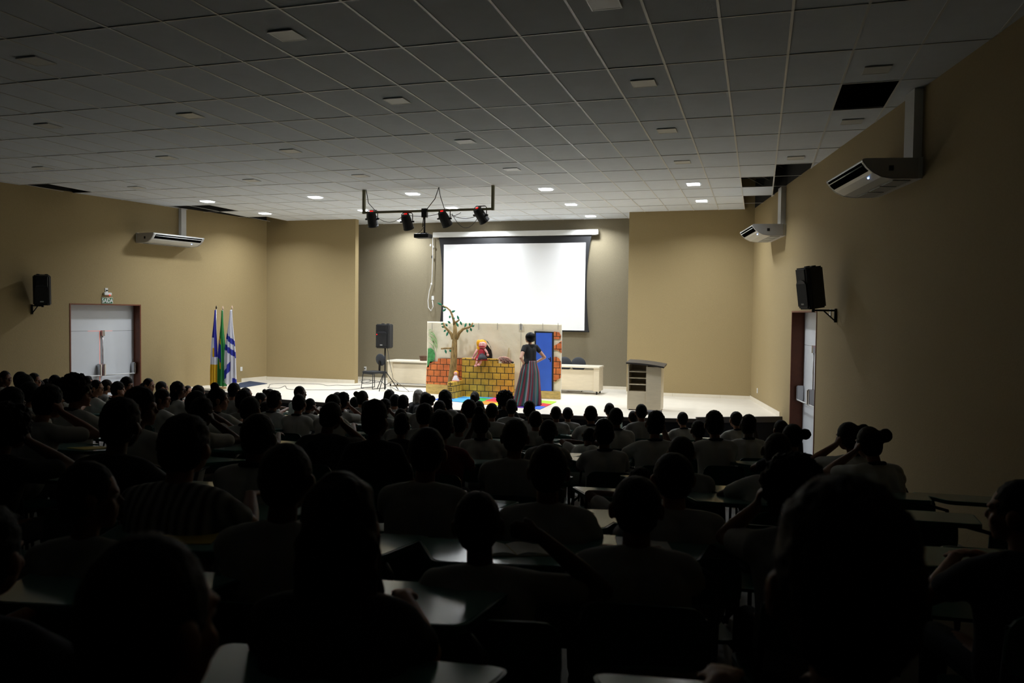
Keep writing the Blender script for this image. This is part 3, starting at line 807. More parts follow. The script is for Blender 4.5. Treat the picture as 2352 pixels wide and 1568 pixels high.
for sx in (-hw+.05, xs+.05, hw-.05):
    for sy in (.05, D_-.05):
        bm = B(); tube(bm, [(sx, sy, 0), (sx, sy, .025)], .02, 8); new_obj('foot', bm, M_black, t)
q = at_z(1500, 951, ZS); bm = B(); box(bm, -.2, .17, -.1, .16, 0, .07, bev=.006); o = new_obj('floor_box', bm, mat('floor_box_grey', '35353A', .6)); o.location = (q.x, q.y, ZS); tag(o, 'low dark box on the stage edge in front of the lectern', 'box')

# ================================================================== STAGE SCENERY
YBD = 19.3
M_cloth = mat('cream_cloth', 'F0E5CC', .85, bump=.8, bscale=7, var=.04, vscale=3)
M_band = mat('gold_paint', 'CDB06A', .8, var=.22, vscale=9, stretch=(1, 1, 3))
M_orange = brick_mat('orange_bricks', 'DE7E42', 'D4703E', '2C2A18', .175, .155, .008)
M_mustard = brick_mat('mustard_bricks', 'D6AC40', 'C89838', '24261E', .205, .155, .009)
bl, br_ = at_y(980, 903, YBD), at_y(1288, 917, YBD)
bz = at_y(984, 738, YBD).z; bz2 = at_y(1291, 744, YBD).z
root = thing('painted_backdrop', 'cream cloth scenery backdrop painted with blue door, bricks and palm', 'scenery backdrop', (bl.x, YBD, ZS))
Lx = br_.x - bl.x; bh = (bz + bz2)/2 - ZS
bm = B(); nx, nz = 90, 46; g = []
for j in range(nz+1):
    row = []
    for i in range(nx+1):
        x = Lx*i/nx; z = .01 + (bh-.01)*j/nz + ((bz-bz2)*(.5-i/nx) if j == nz else 0)
        n1 = noise.noise(Vector((x*2.2, z*1.3, 3))) * .045 + max(0, noise.noise(Vector((x*1.5 + z*2.5, z*1.2 - x, 6))))*.03 + noise.noise(Vector((x*5+z*4, z*2, 9)))*.012
        n1 *= min(1, j/6)
        row.append(bm.verts.new((x, n1*.6, z)))
    g.append(row)
for j in range(nz):
    for i in range(nx): f = bm.faces.new([g[j][i], g[j][i+1], g[j+1][i+1], g[j+1][i]]); f.smooth = True
o = new_obj('cloth', bm, M_cloth, root); s_ = o.modifiers.new('s', 'SOLIDIFY'); s_.thickness = .006; s_.offset = 1
bm = B()
for x in (.03, Lx*.7, Lx-.03): tube(bm, [(x, .08, 0), (x, .08, bh-.03)], .02, 8)
tube(bm, [(.03, .08, bh-.03), (Lx-.03, .08, bh-.03)], .02, 8)
for x in (.3, Lx*.6): tube(bm, [(x, .08, .02), (x, .75, .02)], .02, 8); tube(bm, [(x, .75, .02), (x, .08, bh*.6)], .015, 8)
new_obj('frame', bm, M_white, root)
def flat(name, pix, m, parent=root, Y=YBD, y0=-.036, th=.004, label=None):
    org = parent.matrix_world.translation if parent.matrix_world.translation.length else parent.location
    pts = []
    for p in pix:
        q = at_y(p[0], p[1], Y + y0); pts.append((q.x - org[0], max(q.z - org[2], .004)))
    n = len(pts); bm = B()
    a = [bm.verts.new((x, y0, z)) for x, z in pts]; b = [bm.verts.new((x, y0 + th, z)) for x, z in pts]
    bm.faces.new(a); bm.faces.new(b[::-1]); [bm.faces.new([a[i], b[i], b[(i+1) % n], a[(i+1) % n]]) for i in range(n)]
    bmesh.ops.recalc_face_normals(bm, faces=bm.faces[:])
    bmesh.ops.triangulate(bm, faces=[f for f in bm.faces if len(f.verts) > 4])
    o = new_obj(name, bm, m, parent)
    if label: o['label'] = label
    return o
flat('painted_base_band', [(978, 904), (978.5, 881), (1030, 884), (1030, 906)], M_band)
flat('painted_base_band', [(1180, 913), (1180, 893), (1240, 897), (1287, 899), (1287, 917)], M_band)
flat('painted_bricks', [(978.5, 881), (980, 843), (987, 836), (987, 830), (1005, 830), (1006, 823), (1062, 822), (1062, 885), (1030, 884)], M_orange)
flat('painted_door_frame', [(1227.5, 760), (1272, 762), (1271, 898), (1229, 897)], mat('paint_black', '17171A', .7))
flat('painted_door_panel', [(1231, 764), (1268, 764.5), (1267, 898), (1232, 896)], mat('paint_blue', '3A68DC', .75, var=.05, vscale=5), y0=-.040, label='bright blue painted door')
flat('painted_handle', [(1259, 822), (1263, 824), (1263, 820), (1265, 820), (1265.5, 830), (1263, 831), (1263, 826), (1259, 824)], mat('paint_black', '17171A'), y0=-.044)
flat('painted_bricks', [(1272, 761), (1285, 763), (1286, 766), (1289, 771), (1288, 777), (1282, 779), (1272, 778)], M_orange)
flat('painted_bricks', [(1272, 794), (1280, 790), (1290, 782), (1290, 811), (1286, 808), (1281, 804), (1272, 803)], M_orange)
flat('painted_bricks', [(1272, 820), (1278, 819), (1284, 823), (1289, 831), (1288, 868), (1281, 871), (1277, 876), (1271, 876)], M_orange)
# painted palm and bush
M_g1 = mat('paint_green', '4E9A58', .8, var=.45, vscale=14); M_g2 = mat('paint_palegreen', '8DB877', .8, var=.2)
def leafpix(x0, y0_, x1, y1_, wd, bend=0):
    pts = []; n = 8; d = Vector((x1-x0, y1_-y0_)); nn = Vector((-d.y, d.x)).normalized()
    up, dn = [], []
    for i in range(n+1):
        u = i/n; c = Vector((x0, y0_)) + d*u + nn*bend*math.sin(PI*u); w_ = wd*math.sin(PI*min(1, u*.9+.06))
        up.append(c + nn*w_); dn.append(c - nn*w_)
    return [(p.x, p.y) for p in up] + [(p.x, p.y) for p in dn[::-1]]
for a in ((984, 762, 1000, 772, 1.0, -3), (984, 764, 1004, 786, 1.1, -5), (984, 770, 1005, 800, 1.2, -6), (984, 776, 1003, 808, 1.0, -6), (984, 759, 992, 758, .8, -1), (986, 768, 996, 800, .9, -4), (985, 786, 998, 806, .8, -3)):
    flat('painted_palm_leaf', leafpix(*a), M_g2)
flat('painted_bush', [(983, 800), (990, 799), (996, 804), (999, 813), (998, 824), (993, 832), (986, 834), (985, 843), (981, 843), (982, 820)], M_g1)
for x in (992, 1099, 1142, 1196, 1246, 1281):
    flat('seam_tie', [(x, 742), (x+1.2, 742), (x+1.2, 757), (x, 757)], mat('seam_grey', 'A9A49A', .8))
flat('seam_tape', [(1192, 744), (1200, 744), (1201, 758), (1193, 758)], mat('tape_grey', 'C4C0B6', .6))
flat('seam_tape', [(1196.5, 758), (1197.5, 758), (1196, 893), (1195, 893)], mat('seam_grey', 'A9A49A', .8))
flat('puppet_opening', [(1102, 783), (1112, 780), (1120, 784), (1127, 797), (1130.5, 815), (1130, 826), (1096, 825)], mat('opening_black', '1A1512', .9))
flat('opening_flap', [(1111, 781), (1117, 783), (1124, 792), (1128, 803), (1121, 794), (1116, 787)], M_cloth, y0=-.048)
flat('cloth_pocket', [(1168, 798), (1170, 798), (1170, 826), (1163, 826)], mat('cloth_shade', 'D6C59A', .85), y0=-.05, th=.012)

# yellow brick set-piece: long panel and short wing, made of thick board
w1, w2 = at_z(1068, 909, ZS), at_z(1177, 917, ZS)
wy = (w1.y + w2.y)/2
xl_, xr_ = at_y(1060, 908, wy).x, at_y(1177, 917, wy).x
t = thing('brick_set_wall', 'mustard yellow painted brick stage wall in front of the backdrop', 'scenery wall', (xl_, wy, ZS)); wallset = t
za = at_y(1100, 823, wy).z - ZS; zb2 = at_y(1160, 835, wy).z - ZS; xm = at_y(1141, 830, wy).x - xl_; LW = xr_ - xl_
bm = B(); box(bm, 0, xm, 0, .16, 0, za, bev=.004); box(bm, xm-.001, LW, 0, .16, 0, zb2, bev=.004); new_obj('long_panel', bm, M_mustard, t)
wc = at_z(1039.5, 916.5, ZS); wt = at_y(1041, 878, wc.y).z - ZS
xw = w1.x - xl_
bm = B()
d0, d1 = Vector((xw, 0, 0)), Vector((wc.x - xl_, wc.y - wy, 0))
n_ = Vector((-1, .15, 0)).normalized()*.14
prism(bm, [(d0.x, d0.y), ((d0+n_).x, (d0+n_).y), ((d1+n_).x, (d1+n_).y), (d1.x, d1.y)], 0, wt); bmesh.ops.recalc_face_normals(bm, faces=bm.faces[:]); new_obj('short_wing', bm, M_mustard, t)
bm = B(); ed = (n_).normalized(); fn = (d1-d0).normalized()
for r in range(3):
    for cidx in range(3):
        for rr in range(2):
            c = d1 + ed*(.03 + .035*cidx) + Vector((0, 0, .06 + r*.155 + rr*.045)); 
            if c.z < wt-.02:
                M = frame_mtx(c, ed); box(bm, -.009, .009, -.004, .004, -.012, .012, mtx=Matrix.Translation(fn*.002) @ M)
new_obj('brick_hole', bm, mat('hole_black', '141410', .9), t)

# tree
tb = at_y(1034, 905, 18.95)
troot = thing('stage_tree', 'brown prop tree with bare branches and a few green leaves', 'prop tree', (tb.x, 18.95, ZS))
M_bark = mat('bark_cloth', '94794A', .85, bump=.9, bscale=30, var=.5, vscale=26, stretch=(1, 1, .3))
M_leaf = mat('felt_leaf', '1E7A5A', .7)
def tp(x, y, dy=0): q = at_y(x, y, 18.95 + dy); return Vector((q.x - tb.x, dy, q.z - ZS))
bm = B()
tube(bm, [tp(1033, 907), tp(1034, 893), tp(1037, 870), tp(1041, 845), tp(1043, 815), tp(1044, 785), tp(1045, 762), tp(1045, 740)], [.115, .095, .085, .09, .082, .068, .055, .04], 14)
for v in bm.verts: v.co += Vector((noise.noise(v.co*6), noise.noise(v.co*6+Vector((5, 0, 0))), 0))*.02
new_obj('trunk', bm, M_bark, troot, True)
for pts, rs in (([(1044, 745), (1042, 735), (1038, 722), (1034, 713), (1026, 706), (1016, 701)], [.04, .03, .026, .022, .018, .012]),
                ([(1045, 742), (1050, 738), (1055, 734)], [.035, .025, .018]),
                ([(1041, 778), (1036, 766), (1028, 757), (1021, 750), (1018, 741)], [.05, .04, .03, .025, .018]),
                ([(1048, 778), (1055, 764), (1064, 755), (1076, 752), (1083, 748), (1086, 741)], [.05, .04, .032, .026, .022, .015]),
                ([(1043, 800), (1028, 799.5), (1013, 800.5)], [.03, .022, .02])):
    bm = B(); tube(bm, [tp(*p, dy=-.02*i) for i, p in enumerate(pts)], rs, 10); new_obj('branch', bm, M_bark, troot, True)
lv = [(1004, 695, 1016, 701), (1017, 702, 1024, 708), (1016, 715, 1025, 709), (1035, 717, 1046, 713), (1032, 731, 1034, 724), (1040, 729, 1044, 733), (1050, 724, 1054, 735), (1048, 740, 1053, 751), (1056, 737, 1061, 747), (1013, 745, 1019, 741), (1014, 749, 1020, 752), (1024, 743, 1027, 750), (1028, 737, 1035, 743), (1019, 762, 1024, 757), (1025, 772, 1029, 761), (1067, 752, 1071, 741), (1078, 741, 1080, 750), (1083, 750, 1090, 747), (1080, 752, 1083, 761), (1072, 755, 1074, 764), (1022, 802, 1025, 812), (1032, 803, 1036, 808)]
for (x0, y0, x1, y1) in lv:
    a, b = tp(x0, y0, -.06), tp(x1, y1, -.04); d = b - a; bm = B(); nn = Vector((-d.z, 0, d.x)).normalized(); L = d.length
    A_, B_ = [], []
    for i in range(9):
        u = i/8; w_ = max(.026*math.sin(PI*u), .001); c = a + d*u + Vector((0, .012*math.sin(PI*u), 0)); A_.append(bm.verts.new(c + nn*w_)); B_.append(bm.verts.new(c - nn*w_))
    for i in range(8): bm.faces.new([A_[i], A_[i+1], B_[i+1], B_[i]])
    o = new_obj('leaf', bm, M_leaf, troot, True); s_ = o.modifiers.new('s', 'SOLIDIFY'); s_.thickness = .008

# play mat of coloured foam tiles
mroot = thing('play_mat', 'jigsaw foam play mat of bright coloured tiles under the woman', 'play mat', (0, 0, ZS))
c0 = at_z(997, 918, ZS); c1 = at_z(1240, 940.5, ZS); c2 = at_z(1278, 923, ZS)
ux = (c1 - c0); uy = (c2 - c1); ux.z = uy.z = 0
nX = 7; nY = 3
cols = ['3B6BD6', 'E8E020', '4FA8E8', '2FA84C', 'E04FA0', 'D8343C', '7A48C8', 'A8E030', 'F0902C']
mm = [mat('foam_'+c, c, .7) for c in cols]
lay = [[0, 2, 3, 8, 1, 6, 0], [1, 2, 3, 5, 1, 4, 5], [0, 1, 2, 4, 5, 1, 7]]
for j in range(nY):
    for i in range(nX):
        a = c0 + ux*(i/nX) + uy*(j/nY); e1 = ux/nX; e2 = uy/nY
        prof = []
        def side(p, q, flip):
            d = q - p; n = Vector((d.y, -d.x, 0)).normalized()*flip*.03
            return [p, p + d*.4, p + d*.37 + n, p + d*.63 + n, p + d*.6]
        P = side(a, a+e1, 1 if j == 0 else -1)
        if j == 0: P = [a]
        prof = list(P)
        prof += side(a+e1, a+e1+e2, -1) if i < nX-1 else [a+e1]
        prof += side(a+e1+e2, a+e2, 1) if j < nY-1 else [a+e1+e2]
        prof += side(a+e2, a, 1) if i > 0 else [a+e2]
        bm = B(); prism(bm, [(p.x, p.y) for p in prof], 0, .012); bmesh.ops.recalc_face_normals(bm, faces=bm.faces[:]); bmesh.ops.triangulate(bm, faces=[f for f in bm.faces if len(f.verts) > 4])
        new_obj('mat_tile', bm, mm[lay[j][i]], mroot)

# ------------------------------------------------------------------ rag dolls and puppet
M_pink = mat('doll_skin', 'E8A8A0', .7); M_yel = mat('doll_hair', 'F0A81C', .8, bump=.8, bscale=60); M_dred = mat('doll_dress', 'A81E30', .7, bump=.3); M_dgr = mat('doll_skirt', '3A3A40', .8); M_dw = mat('doll_white', 'E8E4EA', .7)
YD = wy - .06
dc = at_y(1105, 824, YD)
t = thing('rag_doll', 'large yellow-haired rag doll in red dress sitting on the brick wall', 'doll', (dc.x, YD + .04, dc.z))
def dp(x, y, dy=0): q = at_y(x, y, YD); return Vector((q.x - dc.x, dy - .04, q.z - dc.z))
bm = B(); sphere(bm, dp(1108.5, 792), (.105, .085, .09)); sphere(bm, dp(1109, 793, -.08), .018, 8, 6); new_obj('head', bm, M_pink, t)
bm = B(); sphere(bm, dp(1106, 790, .035), (.125, .09, .115)); sphere(bm, dp(1100, 800, .02), (.06, .06, .12)); sphere(bm, dp(1099, 788, 0), (.05, .06, .09)); new_obj('hair', bm, M_yel, t)
bm = B(); sphere(bm, dp(1109, 795.5, -.078), (.085, .016, .022)); new_obj('mouth', bm, M_dred, t)
for x in (1105, 1112): bm = B(); sphere(bm, dp(x, 787, -.075), .014, 8, 6); new_obj('eye', bm, M_dw, t)
bm = B(); tube(bm, [dp(1107, 799), dp(1107, 806), dp(1106, 812), dp(1105, 822), dp(1105, 827)], [.05, .085, .075, .15, .17], 16); new_obj('dress', bm, M_dred, t)
bm = B(); tube(bm, [dp(1107, 812, -.05), dp(1109, 820, -.06), dp(1110, 826, -.07)], [.05, .11, .13], 14); new_obj('skirt', bm, M_dgr, t)
for pts in ([(1098, 802), (1092, 812), (1087, 822)], [(1114, 801), (1119, 808), (1121, 815)]):
    bm = B(); tube(bm, [dp(*p, dy=-.03) for p in pts], [.028, .026, .024], 10); sphere(bm, dp(*pts[-1], dy=-.03), .034, 10, 8); new_obj('arm', bm, M_pink, t)
for pts in ([(1101, 823), (1099, 832), (1097, 838)], [(1110, 823), (1107, 832), (1104, 836)]):
    bm = B(); tube(bm, [dp(*p, dy=-.12) for p in pts], [.034, .032, .03], 10); sphere(bm, dp(pts[-1][0], pts[-1][1]+1, dy=-.15), (.036, .06, .03), 10, 8); new_obj('leg', bm, M_pink, t)
q = at_y(1060.5, 873, wc.y + .35)
t = thing('small_doll', 'small yellow-haired doll in white dress sitting on the low brick wing', 'doll', (d0.lerp(d1, .45).x + xl_ - .07, d0.lerp(d1, .45).y + wy, ZS + wt))
bm = B(); tube(bm, [(0, 0, 0), (0, 0, .04), (0, 0, .11), (0, 0, .15)], [.09, .085, .05, .03], 14); new_obj('dress', bm, M_dw, t)
bm = B(); tube(bm, [(0, 0, .0), (0, 0, .03)], [.1, .09], 14); new_obj('hem', bm, M_pink, t)
bm = B(); sphere(bm, (0, -.01, .19), (.045, .04, .045)); new_obj('head', bm, M_pink, t)
bm = B(); sphere(bm, (0, .015, .2), (.06, .045, .058)); new_obj('hair', bm, M_yel, t)
for s in (-1, 1): bm = B(); tube(bm, [(s*.03, 0, .13), (s*.075, -.01, .07)], .016, 8); new_obj('arm', bm, M_pink, t)
q = at_y(1161, 831, wy)
t = thing('shaggy_puppet', 'shaggy pinkish brown hand puppet lying on the brick wall', 'puppet', (q.x, wy + .06, ZS + zb2 + .07))
bm = B(); sphere(bm, (-.02, 0, 0), (.17, .08, .065), mtx=Matrix.Rotation(.25, 4, 'Y')); new_obj('body', bm, mat('puppet_brown', '5A4038', .9), t)
bm = B(); rr = random.Random(3)
for i in range(320):
    a, b = rr.uniform(0, 2*PI), rr.uniform(-PI/2, PI/2)
    p = Vector((.17*math.cos(b)*math.cos(a) - .02, .08*math.cos(b)*math.sin(a), .065*math.sin(b))); p = Matrix.Rotation(.25, 3, 'Y') @ p
    d = (p.normalized() + Vector((rr.uniform(-.5, .5), rr.uniform(-.5, .5), rr.uniform(-.3, .5)))).normalized()
    tube(bm, [p, p + d*.035], [.005, .002], 4)
new_obj('shaggy_yarn', bm, mat('puppet_pink', 'D8A898', .9), t)
bm = B(); sphere(bm, (.17, -.02, -.035), (.035, .03, .025), 10, 8); new_obj('nose', bm, M_black, t)

# ================================================================== PEOPLE
def hand(bm, wp, d, n, s=1.0, side=1, curl=.5):
    """palm + five fingers. d: pointing direction, n: back-of-hand normal, side: which side the thumb leaves"""
    d = Vector(d).normalized(); n = Vector(n); n = (n - d*n.dot(d)).normalized(); t = d.cross(n)*side
    wp = Vector(wp); k = .001*s
    palm0 = wp + d*12*k; palm1 = wp + d*62*k
    for o in (-24, -8, 8, 24): cone2(bm, palm0 + t*o*.7*k, palm1 + t*o*k, 14*k, 12*k, 10)
    for o, L in ((-27, 52), (-9, 66), (9, 72), (27, 62)):
        b0 = palm1 + t*o*k; ang = curl*.6
        d1_ = (d*math.cos(ang) - n*math.sin(ang)); b1 = b0 + d1_*L*.5*k + t*o*.06*k
        d2_ = (d*math.cos(ang*2.6) - n*math.sin(ang*2.6)); b2 = b1 + d2_*L*.5*k
        cone2(bm, b0, b1, 9.5*k, 8.5*k, 8); cone2(bm, b1, b2, 8.5*k, 7.5*k, 8)
    th0 = wp + d*22*k + t*20*k; th1 = th0 + (d*.6 + t*.7 - n*.3).normalized()*34*k; th2 = th1 + (d*.85 + t*.1 - n*.4).normalized()*28*k
    cone2(bm, th0, th1, 13*k, 10*k, 8); cone2(bm, th1, th2, 10*k, 8.5*k, 8)
def head_parts(bm, M, s=1.0):
    """skull, jaw, nose, lips, chin, brow, ears round the local origin; face looks along +Y"""
    def e(c, r): sphere(bm, M @ (Vector(c)*s), tuple(v*s for v in r), 16, 12, mtx=M.to_3x3().to_4x4())
    e((0, -.006, .012), (.077, .094, .098)); e((0, .03, -.045), (.06, .062, .062)); e((0, .058, -.09), (.026, .024, .02))
    e((0, .092, -.022), (.011, .018, .016)); e((0, .086, -.0), (.008, .012, .028))
    e((0, .078, -.055), (.022, .014, .007)); e((0, .077, -.067), (.019, .014, .007))
    e((.028, .075, .018), (.026, .018, .01)); e((-.028, .075, .018), (.026, .018, .01))
    e((.042, .058, -.03), (.022, .022, .024)); e((-.042, .058, -.03), (.022, .022, .024))
    for x in (-1, 1): e((x*.083, -.004, -.012), (.012, .021, .032)); e((x*.086, -.014, -.002), (.009, .013, .024))
def cap_pts(bm, M, c, r, seg=20, rings=14): sphere(bm, M @ Vector(c), r, seg, rings, mtx=M.to_3x3().to_4x4())

def lerpv(a, b, u): return Vector(a).lerp(Vector(b), u)
COLLAR = []
def seated(pose):
    """returns body mesh, shirt mesh, head matrix; origin on the floor under the seat, facing +Y"""
    lean = pose.get('lean', 0.04); side = pose.get('side', 0.0)
    hy, hp, hr = pose.get('yaw', 0), pose.get('pitch', 0), pose.get('roll', 0)
    drop = pose.get('drop', 0)
    pel = Vector((0, -.02, .555)); bel = Vector((side*.35, lean*.35, .68 - drop*.2)); che = Vector((side*.7, lean*.7+.01, .82 - drop*.6)); sh = Vector((side, lean, .905 - drop))
    nk0 = sh + Vector((0, .005, .03)); nk1 = nk0 + Vector((side*.25, .02 + lean*.18, .065)); hc = nk1 + Vector((side*.2, .02 + lean*.1, .082 - drop*.15))
    ang = math.atan2(side, .4)
    bm = B(); ho = B()
    def both(a, b, r0, r1, cl=.012): cone2(bm, a, b, r0, r1); cone2(ho, a, b, r0+cl, r1+cl)
    for s in (-1, 1):
        X = Vector((s*.06, 0, 0))
        both(pel + X*1.1, bel + X, .108, .095, .014); both(bel + X, che + X*1.05, .095, .10, .016)
        both(che + X*1.05, sh + Vector((s*.10, 0, -.035)), .098, .068)
        both(sh + Vector((0, 0, .0)), sh + Vector((s*.13, 0, -.02)), .053, .053)
        # leg
        k0, k1_, an = Vector((s*.085, .02, .525)), Vector((s*.12, .40, .51)), Vector((s*.12, .43, .10))
        cone2(bm, k0, k1_, .085, .058); cone2(bm, k1_, an, .056, .038); cone2(bm, an + Vector((0, -.03, -.045)), an + Vector((s*.02, .13, -.062)), .035, .03)
        S = sh + Vector((s*.148, 0, -.025)); E_, W_ = [Vector(v) for v in pose['arms'][0 if s < 0 else 1][:2]]
        for q_ in (E_, W_):
            if q_.z < .82 and q_.y > .25: q_.z += .062; q_.y += .06
            elif q_.z < .8 and q_.y > .1 and q_.z > .69: q_.z += .05; q_.y += .04
        cone2(bm, S, lerpv(S, E_, .5), .05, .04); cone2(bm, lerpv(S, E_, .5), E_, .04, .034); cone2(bm, E_, lerpv(E_, W_, .35), .034, .036); cone2(bm, lerpv(E_, W_, .35), W_, .036, .023)
        cone2(ho, S + Vector((-s*.06, 0, -.01)), S, .073, .064); cone2(ho, S, lerpv(S, E_, .62), .066, .057)
        spec = pose['arms'][0 if s < 0 else 1]
        hand(bm, W_, spec[2], spec[3], .86, side=s, curl=spec[4] if len(spec) > 4 else .4)
    cone2(bm, nk0 - Vector((0, 0, .02)), nk1 + Vector((0, 0, .03)), .048, .045); 
    M = Matrix.Translation(hc) @ Matrix.Rotation(hy, 4, 'Z') @ Matrix.Rotation(hr, 4, 'Y') @ Matrix.Rotation(-hp, 4, 'X')
    head_parts(bm, M)
    me = remesh(bm, .0075, 2, 'person_body'); sh_me = remesh(ho, .013, 4, 'person_shirt')
    cb = B(); ring = []
    for i in range(17):
        a = 2*PI*i/16; ring.append(nk0 + Vector((.062*math.cos(a), .058*math.sin(a), .012 - .018*math.sin(a))))
    tube(cb, ring, .014, 8, caps=False); bmesh.ops.remove_doubles(cb, verts=cb.verts, dist=1e-5)
    col_me = bpy.data.meshes.new('person_collar'); cb.to_mesh(col_me); cb.free(); COLLAR.append(col_me)
    # give the cloth some folds
    for v in sh_me.vertices:
        c = v.co; d_ = noise.noise(Vector((c.x*9, c.y*9, c.z*5)))*.007 + noise.noise(Vector((c.x*22, c.y*22, c.z*9)))*.004
        v.co = c + v.normal*d_
    for p in me.polygons:
        c = p.center; p.material_index = 0
        if c.z < .58 and (c.y < .25 or abs(c.x) < .3) : p.material_index = 1
        if c.z < .105: p.material_index = 2
    return me, sh_me, M, COLLAR[-1]
up = (0, 0, 1)
POSES = {
 'f': dict(lean=.06, arms=(((-.205, .16, .72), (-.10, .36, .765), (.3, 1, 0), up), ((.205, .16, .72), (.10, .36, .765), (-.3, 1, 0), up))),
 'R': dict(lean=.03, yaw=-1.0, arms=(((-.26, .12, .70), (-.05, .34, .765), (.6, 1, 0), up), ((.24, .18, .72), (.05, .38, .765), (-.6, 1, 0), up))),
 'L': dict(lean=.03, yaw=.8, arms=(((-.26, .12, .70), (-.05, .34, .765), (.6, 1, 0), up), ((.24, .18, .72), (.05, .38, .765), (-.6, 1, 0), up))),
 'h': dict(lean=.10, side=.05, roll=.14, yaw=-.25, arms=(((-.24, .2, .74), (-.02, .36, .765), (.7, .7, 0), up), ((.27, .34, .78), (.165, .19, 1.02), (-.25, -.1, 1), (.9, .2, .2), .9))),
 'g': dict(lean=.10, side=-.05, roll=-.14, yaw=.15, arms=(((-.27, .34, .78), (-.165, .19, 1.02), (.25, -.1, 1), (-.9, .2, .2), .9), ((.24, .2, .74), (.02, .36, .765), (-.7, .7, 0), up))),
 '2': dict(lean=.12, arms=(((-.23, .36, .78), (-.135, .20, 1.02), (.15, -.15, 1), (-.9, .2, .2), .9), ((.23, .36, .78), (.135, .20, 1.02), (-.15, -.15, 1), (.9, .2, .2), .9))),
 's': dict(lean=.26, side=.06, drop=.12, pitch=-.7, roll=.2, arms=(((-.24, .40, .79), (.0, .48, .775), (1, .2, 0), up), ((.28, .36, .78), (.08, .50, .775), (-1, .2, 0), up))),
 'o': dict(lean=.08, side=-.03, roll=-.05, arms=(((-.25, .16, .72), (-.06, .36, .765), (.5, 1, 0), up), ((.40, .12, .86), (.17, .06, 1.07), (-1, -.2, .3), (0, -1, .3), .7))),
 'q': dict(lean=-.02, yaw=-.35, arms=(((-.27, .02, .66), (-.14, .22, .60), (.5, 1, -.2), up), ((.27, .02, .66), (.14, .22, .60), (-.5, 1, -.2), up))),
}
BODY = {}
for k_, v in POSES.items(): BODY[k_] = seated(v)
def hair_mesh(kind):
    bm = B(); I = Matrix.Identity(4)
    vox = .009; sm = 2
    if kind == 'c': cap_pts(bm, I, (0, -.016, .020), (.0835, .098, .102)); cap_pts(bm, I, (0, -.045, -.03), (.068, .06, .055))
    if kind in 'sBLTRp': cap_pts(bm, I, (0, -.018, .022), (.0865, .101, .105)); cap_pts(bm, I, (0, -.042, -.025), (.075, .066, .068))
    if kind == 's': cap_pts(bm, I, (0, -.01, .05), (.083, .096, .088))
    if kind == 'B': cap_pts(bm, I, (0, -.125, .045), (.045, .04, .045))
    if kind == 'L': cap_pts(bm, I, (-.075, -.075, .075), (.043, .043, .043))
    if kind == 'R': cap_pts(bm, I, (.085, -.085, .055), (.052, .048, .05))
    if kind == 'T': cap_pts(bm, I, (.0, -.04, .14), (.048, .045, .04))
    if kind == 'p': cone2(bm, (0, -.11, .05), (0, -.15, -.10), .035, .02); cone2(bm, (0, -.15, -.10), (0, -.12, -.2), .024, .012)
    if kind == 'l':
        cap_pts(bm, I, (0, -.022, .018), (.09, .104, .110)); cone2(bm, (-.045, -.05, -.03), (-.055, -.065, -.26), .055, .045); cone2(bm, (.045, -.05, -.03), (.055, -.065, -.26), .055, .045)
        cone2(bm, (0, -.06, -.03), (0, -.08, -.28), .06, .05)
        for s in (-1, 1): cone2(bm, (s*.072, -.0, .0), (s*.085, .01, -.2), .022, .018)
    if kind == 'a': cap_pts(bm, I, (0, -.03, .035), (.125, .12, .118), 28, 18)
    if kind == 'b': cap_pts(bm, I, (0, -.022, .015), (.096, .106, .104)); cap_pts(bm, I, (0, -.032, -.045), (.10, .084, .055))
    me = remesh(bm, vox, sm, 'person_hair')
    amp = {'a': .012, 'l': .004, 's': .003, 'b': .0}.get(kind, .0015); fr = {'a': 45, 'l': 30}.get(kind, 60)
    for v in me.vertices: v.co += v.normal*noise.noise(v.co*fr)*amp*2
    return me
HAIR = {k_: hair_mesh(k_) for k_ in 'csBLTRplab'}
def eyes_mesh():
    bm = B()
    for s in (-1, 1): sphere(bm, (s*.029, .0765, .004), (.0135, .0115, .0095), 10, 8, 0); sphere(bm, (s*.029, .0845, .004), (.006, .005, .006), 8, 6, 1)
    me = bpy.data.meshes.new('person_eyes'); bm.to_mesh(me); bm.free()
    me.materials.append(mat('eye_white', 'E8E4E0', .3)); me.materials.append(mat('eye_iris', '241810', .3)); return me
EYES = eyes_mesh()
SKIN = [mat('skin_a', '8A5A42', .55), mat('skin_b', '6E4632', .55), mat('skin_c', 'B07E62', .55), mat('skin_d', '4E3226', .55)]
HAIRM = [mat('hair_black', '0C0A0A', .6, bump=.6, bscale=200), mat('hair_brown', '1A110C', .6, bump=.6, bscale=200), mat('hair_grey', '8A8680', .6, bump=.6, bscale=200)]
SH = {'w': mat('shirt_white', 'C8C7C4', .85), 'g': mat('shirt_grey', '9C9B98', .85), 'k': mat('shirt_black', '0E0E10', .85), 'r': mat('shirt_red', '6A1018', .8), 'd': mat('shirt_darkblue', '1A1C2A', .85), 't': None}
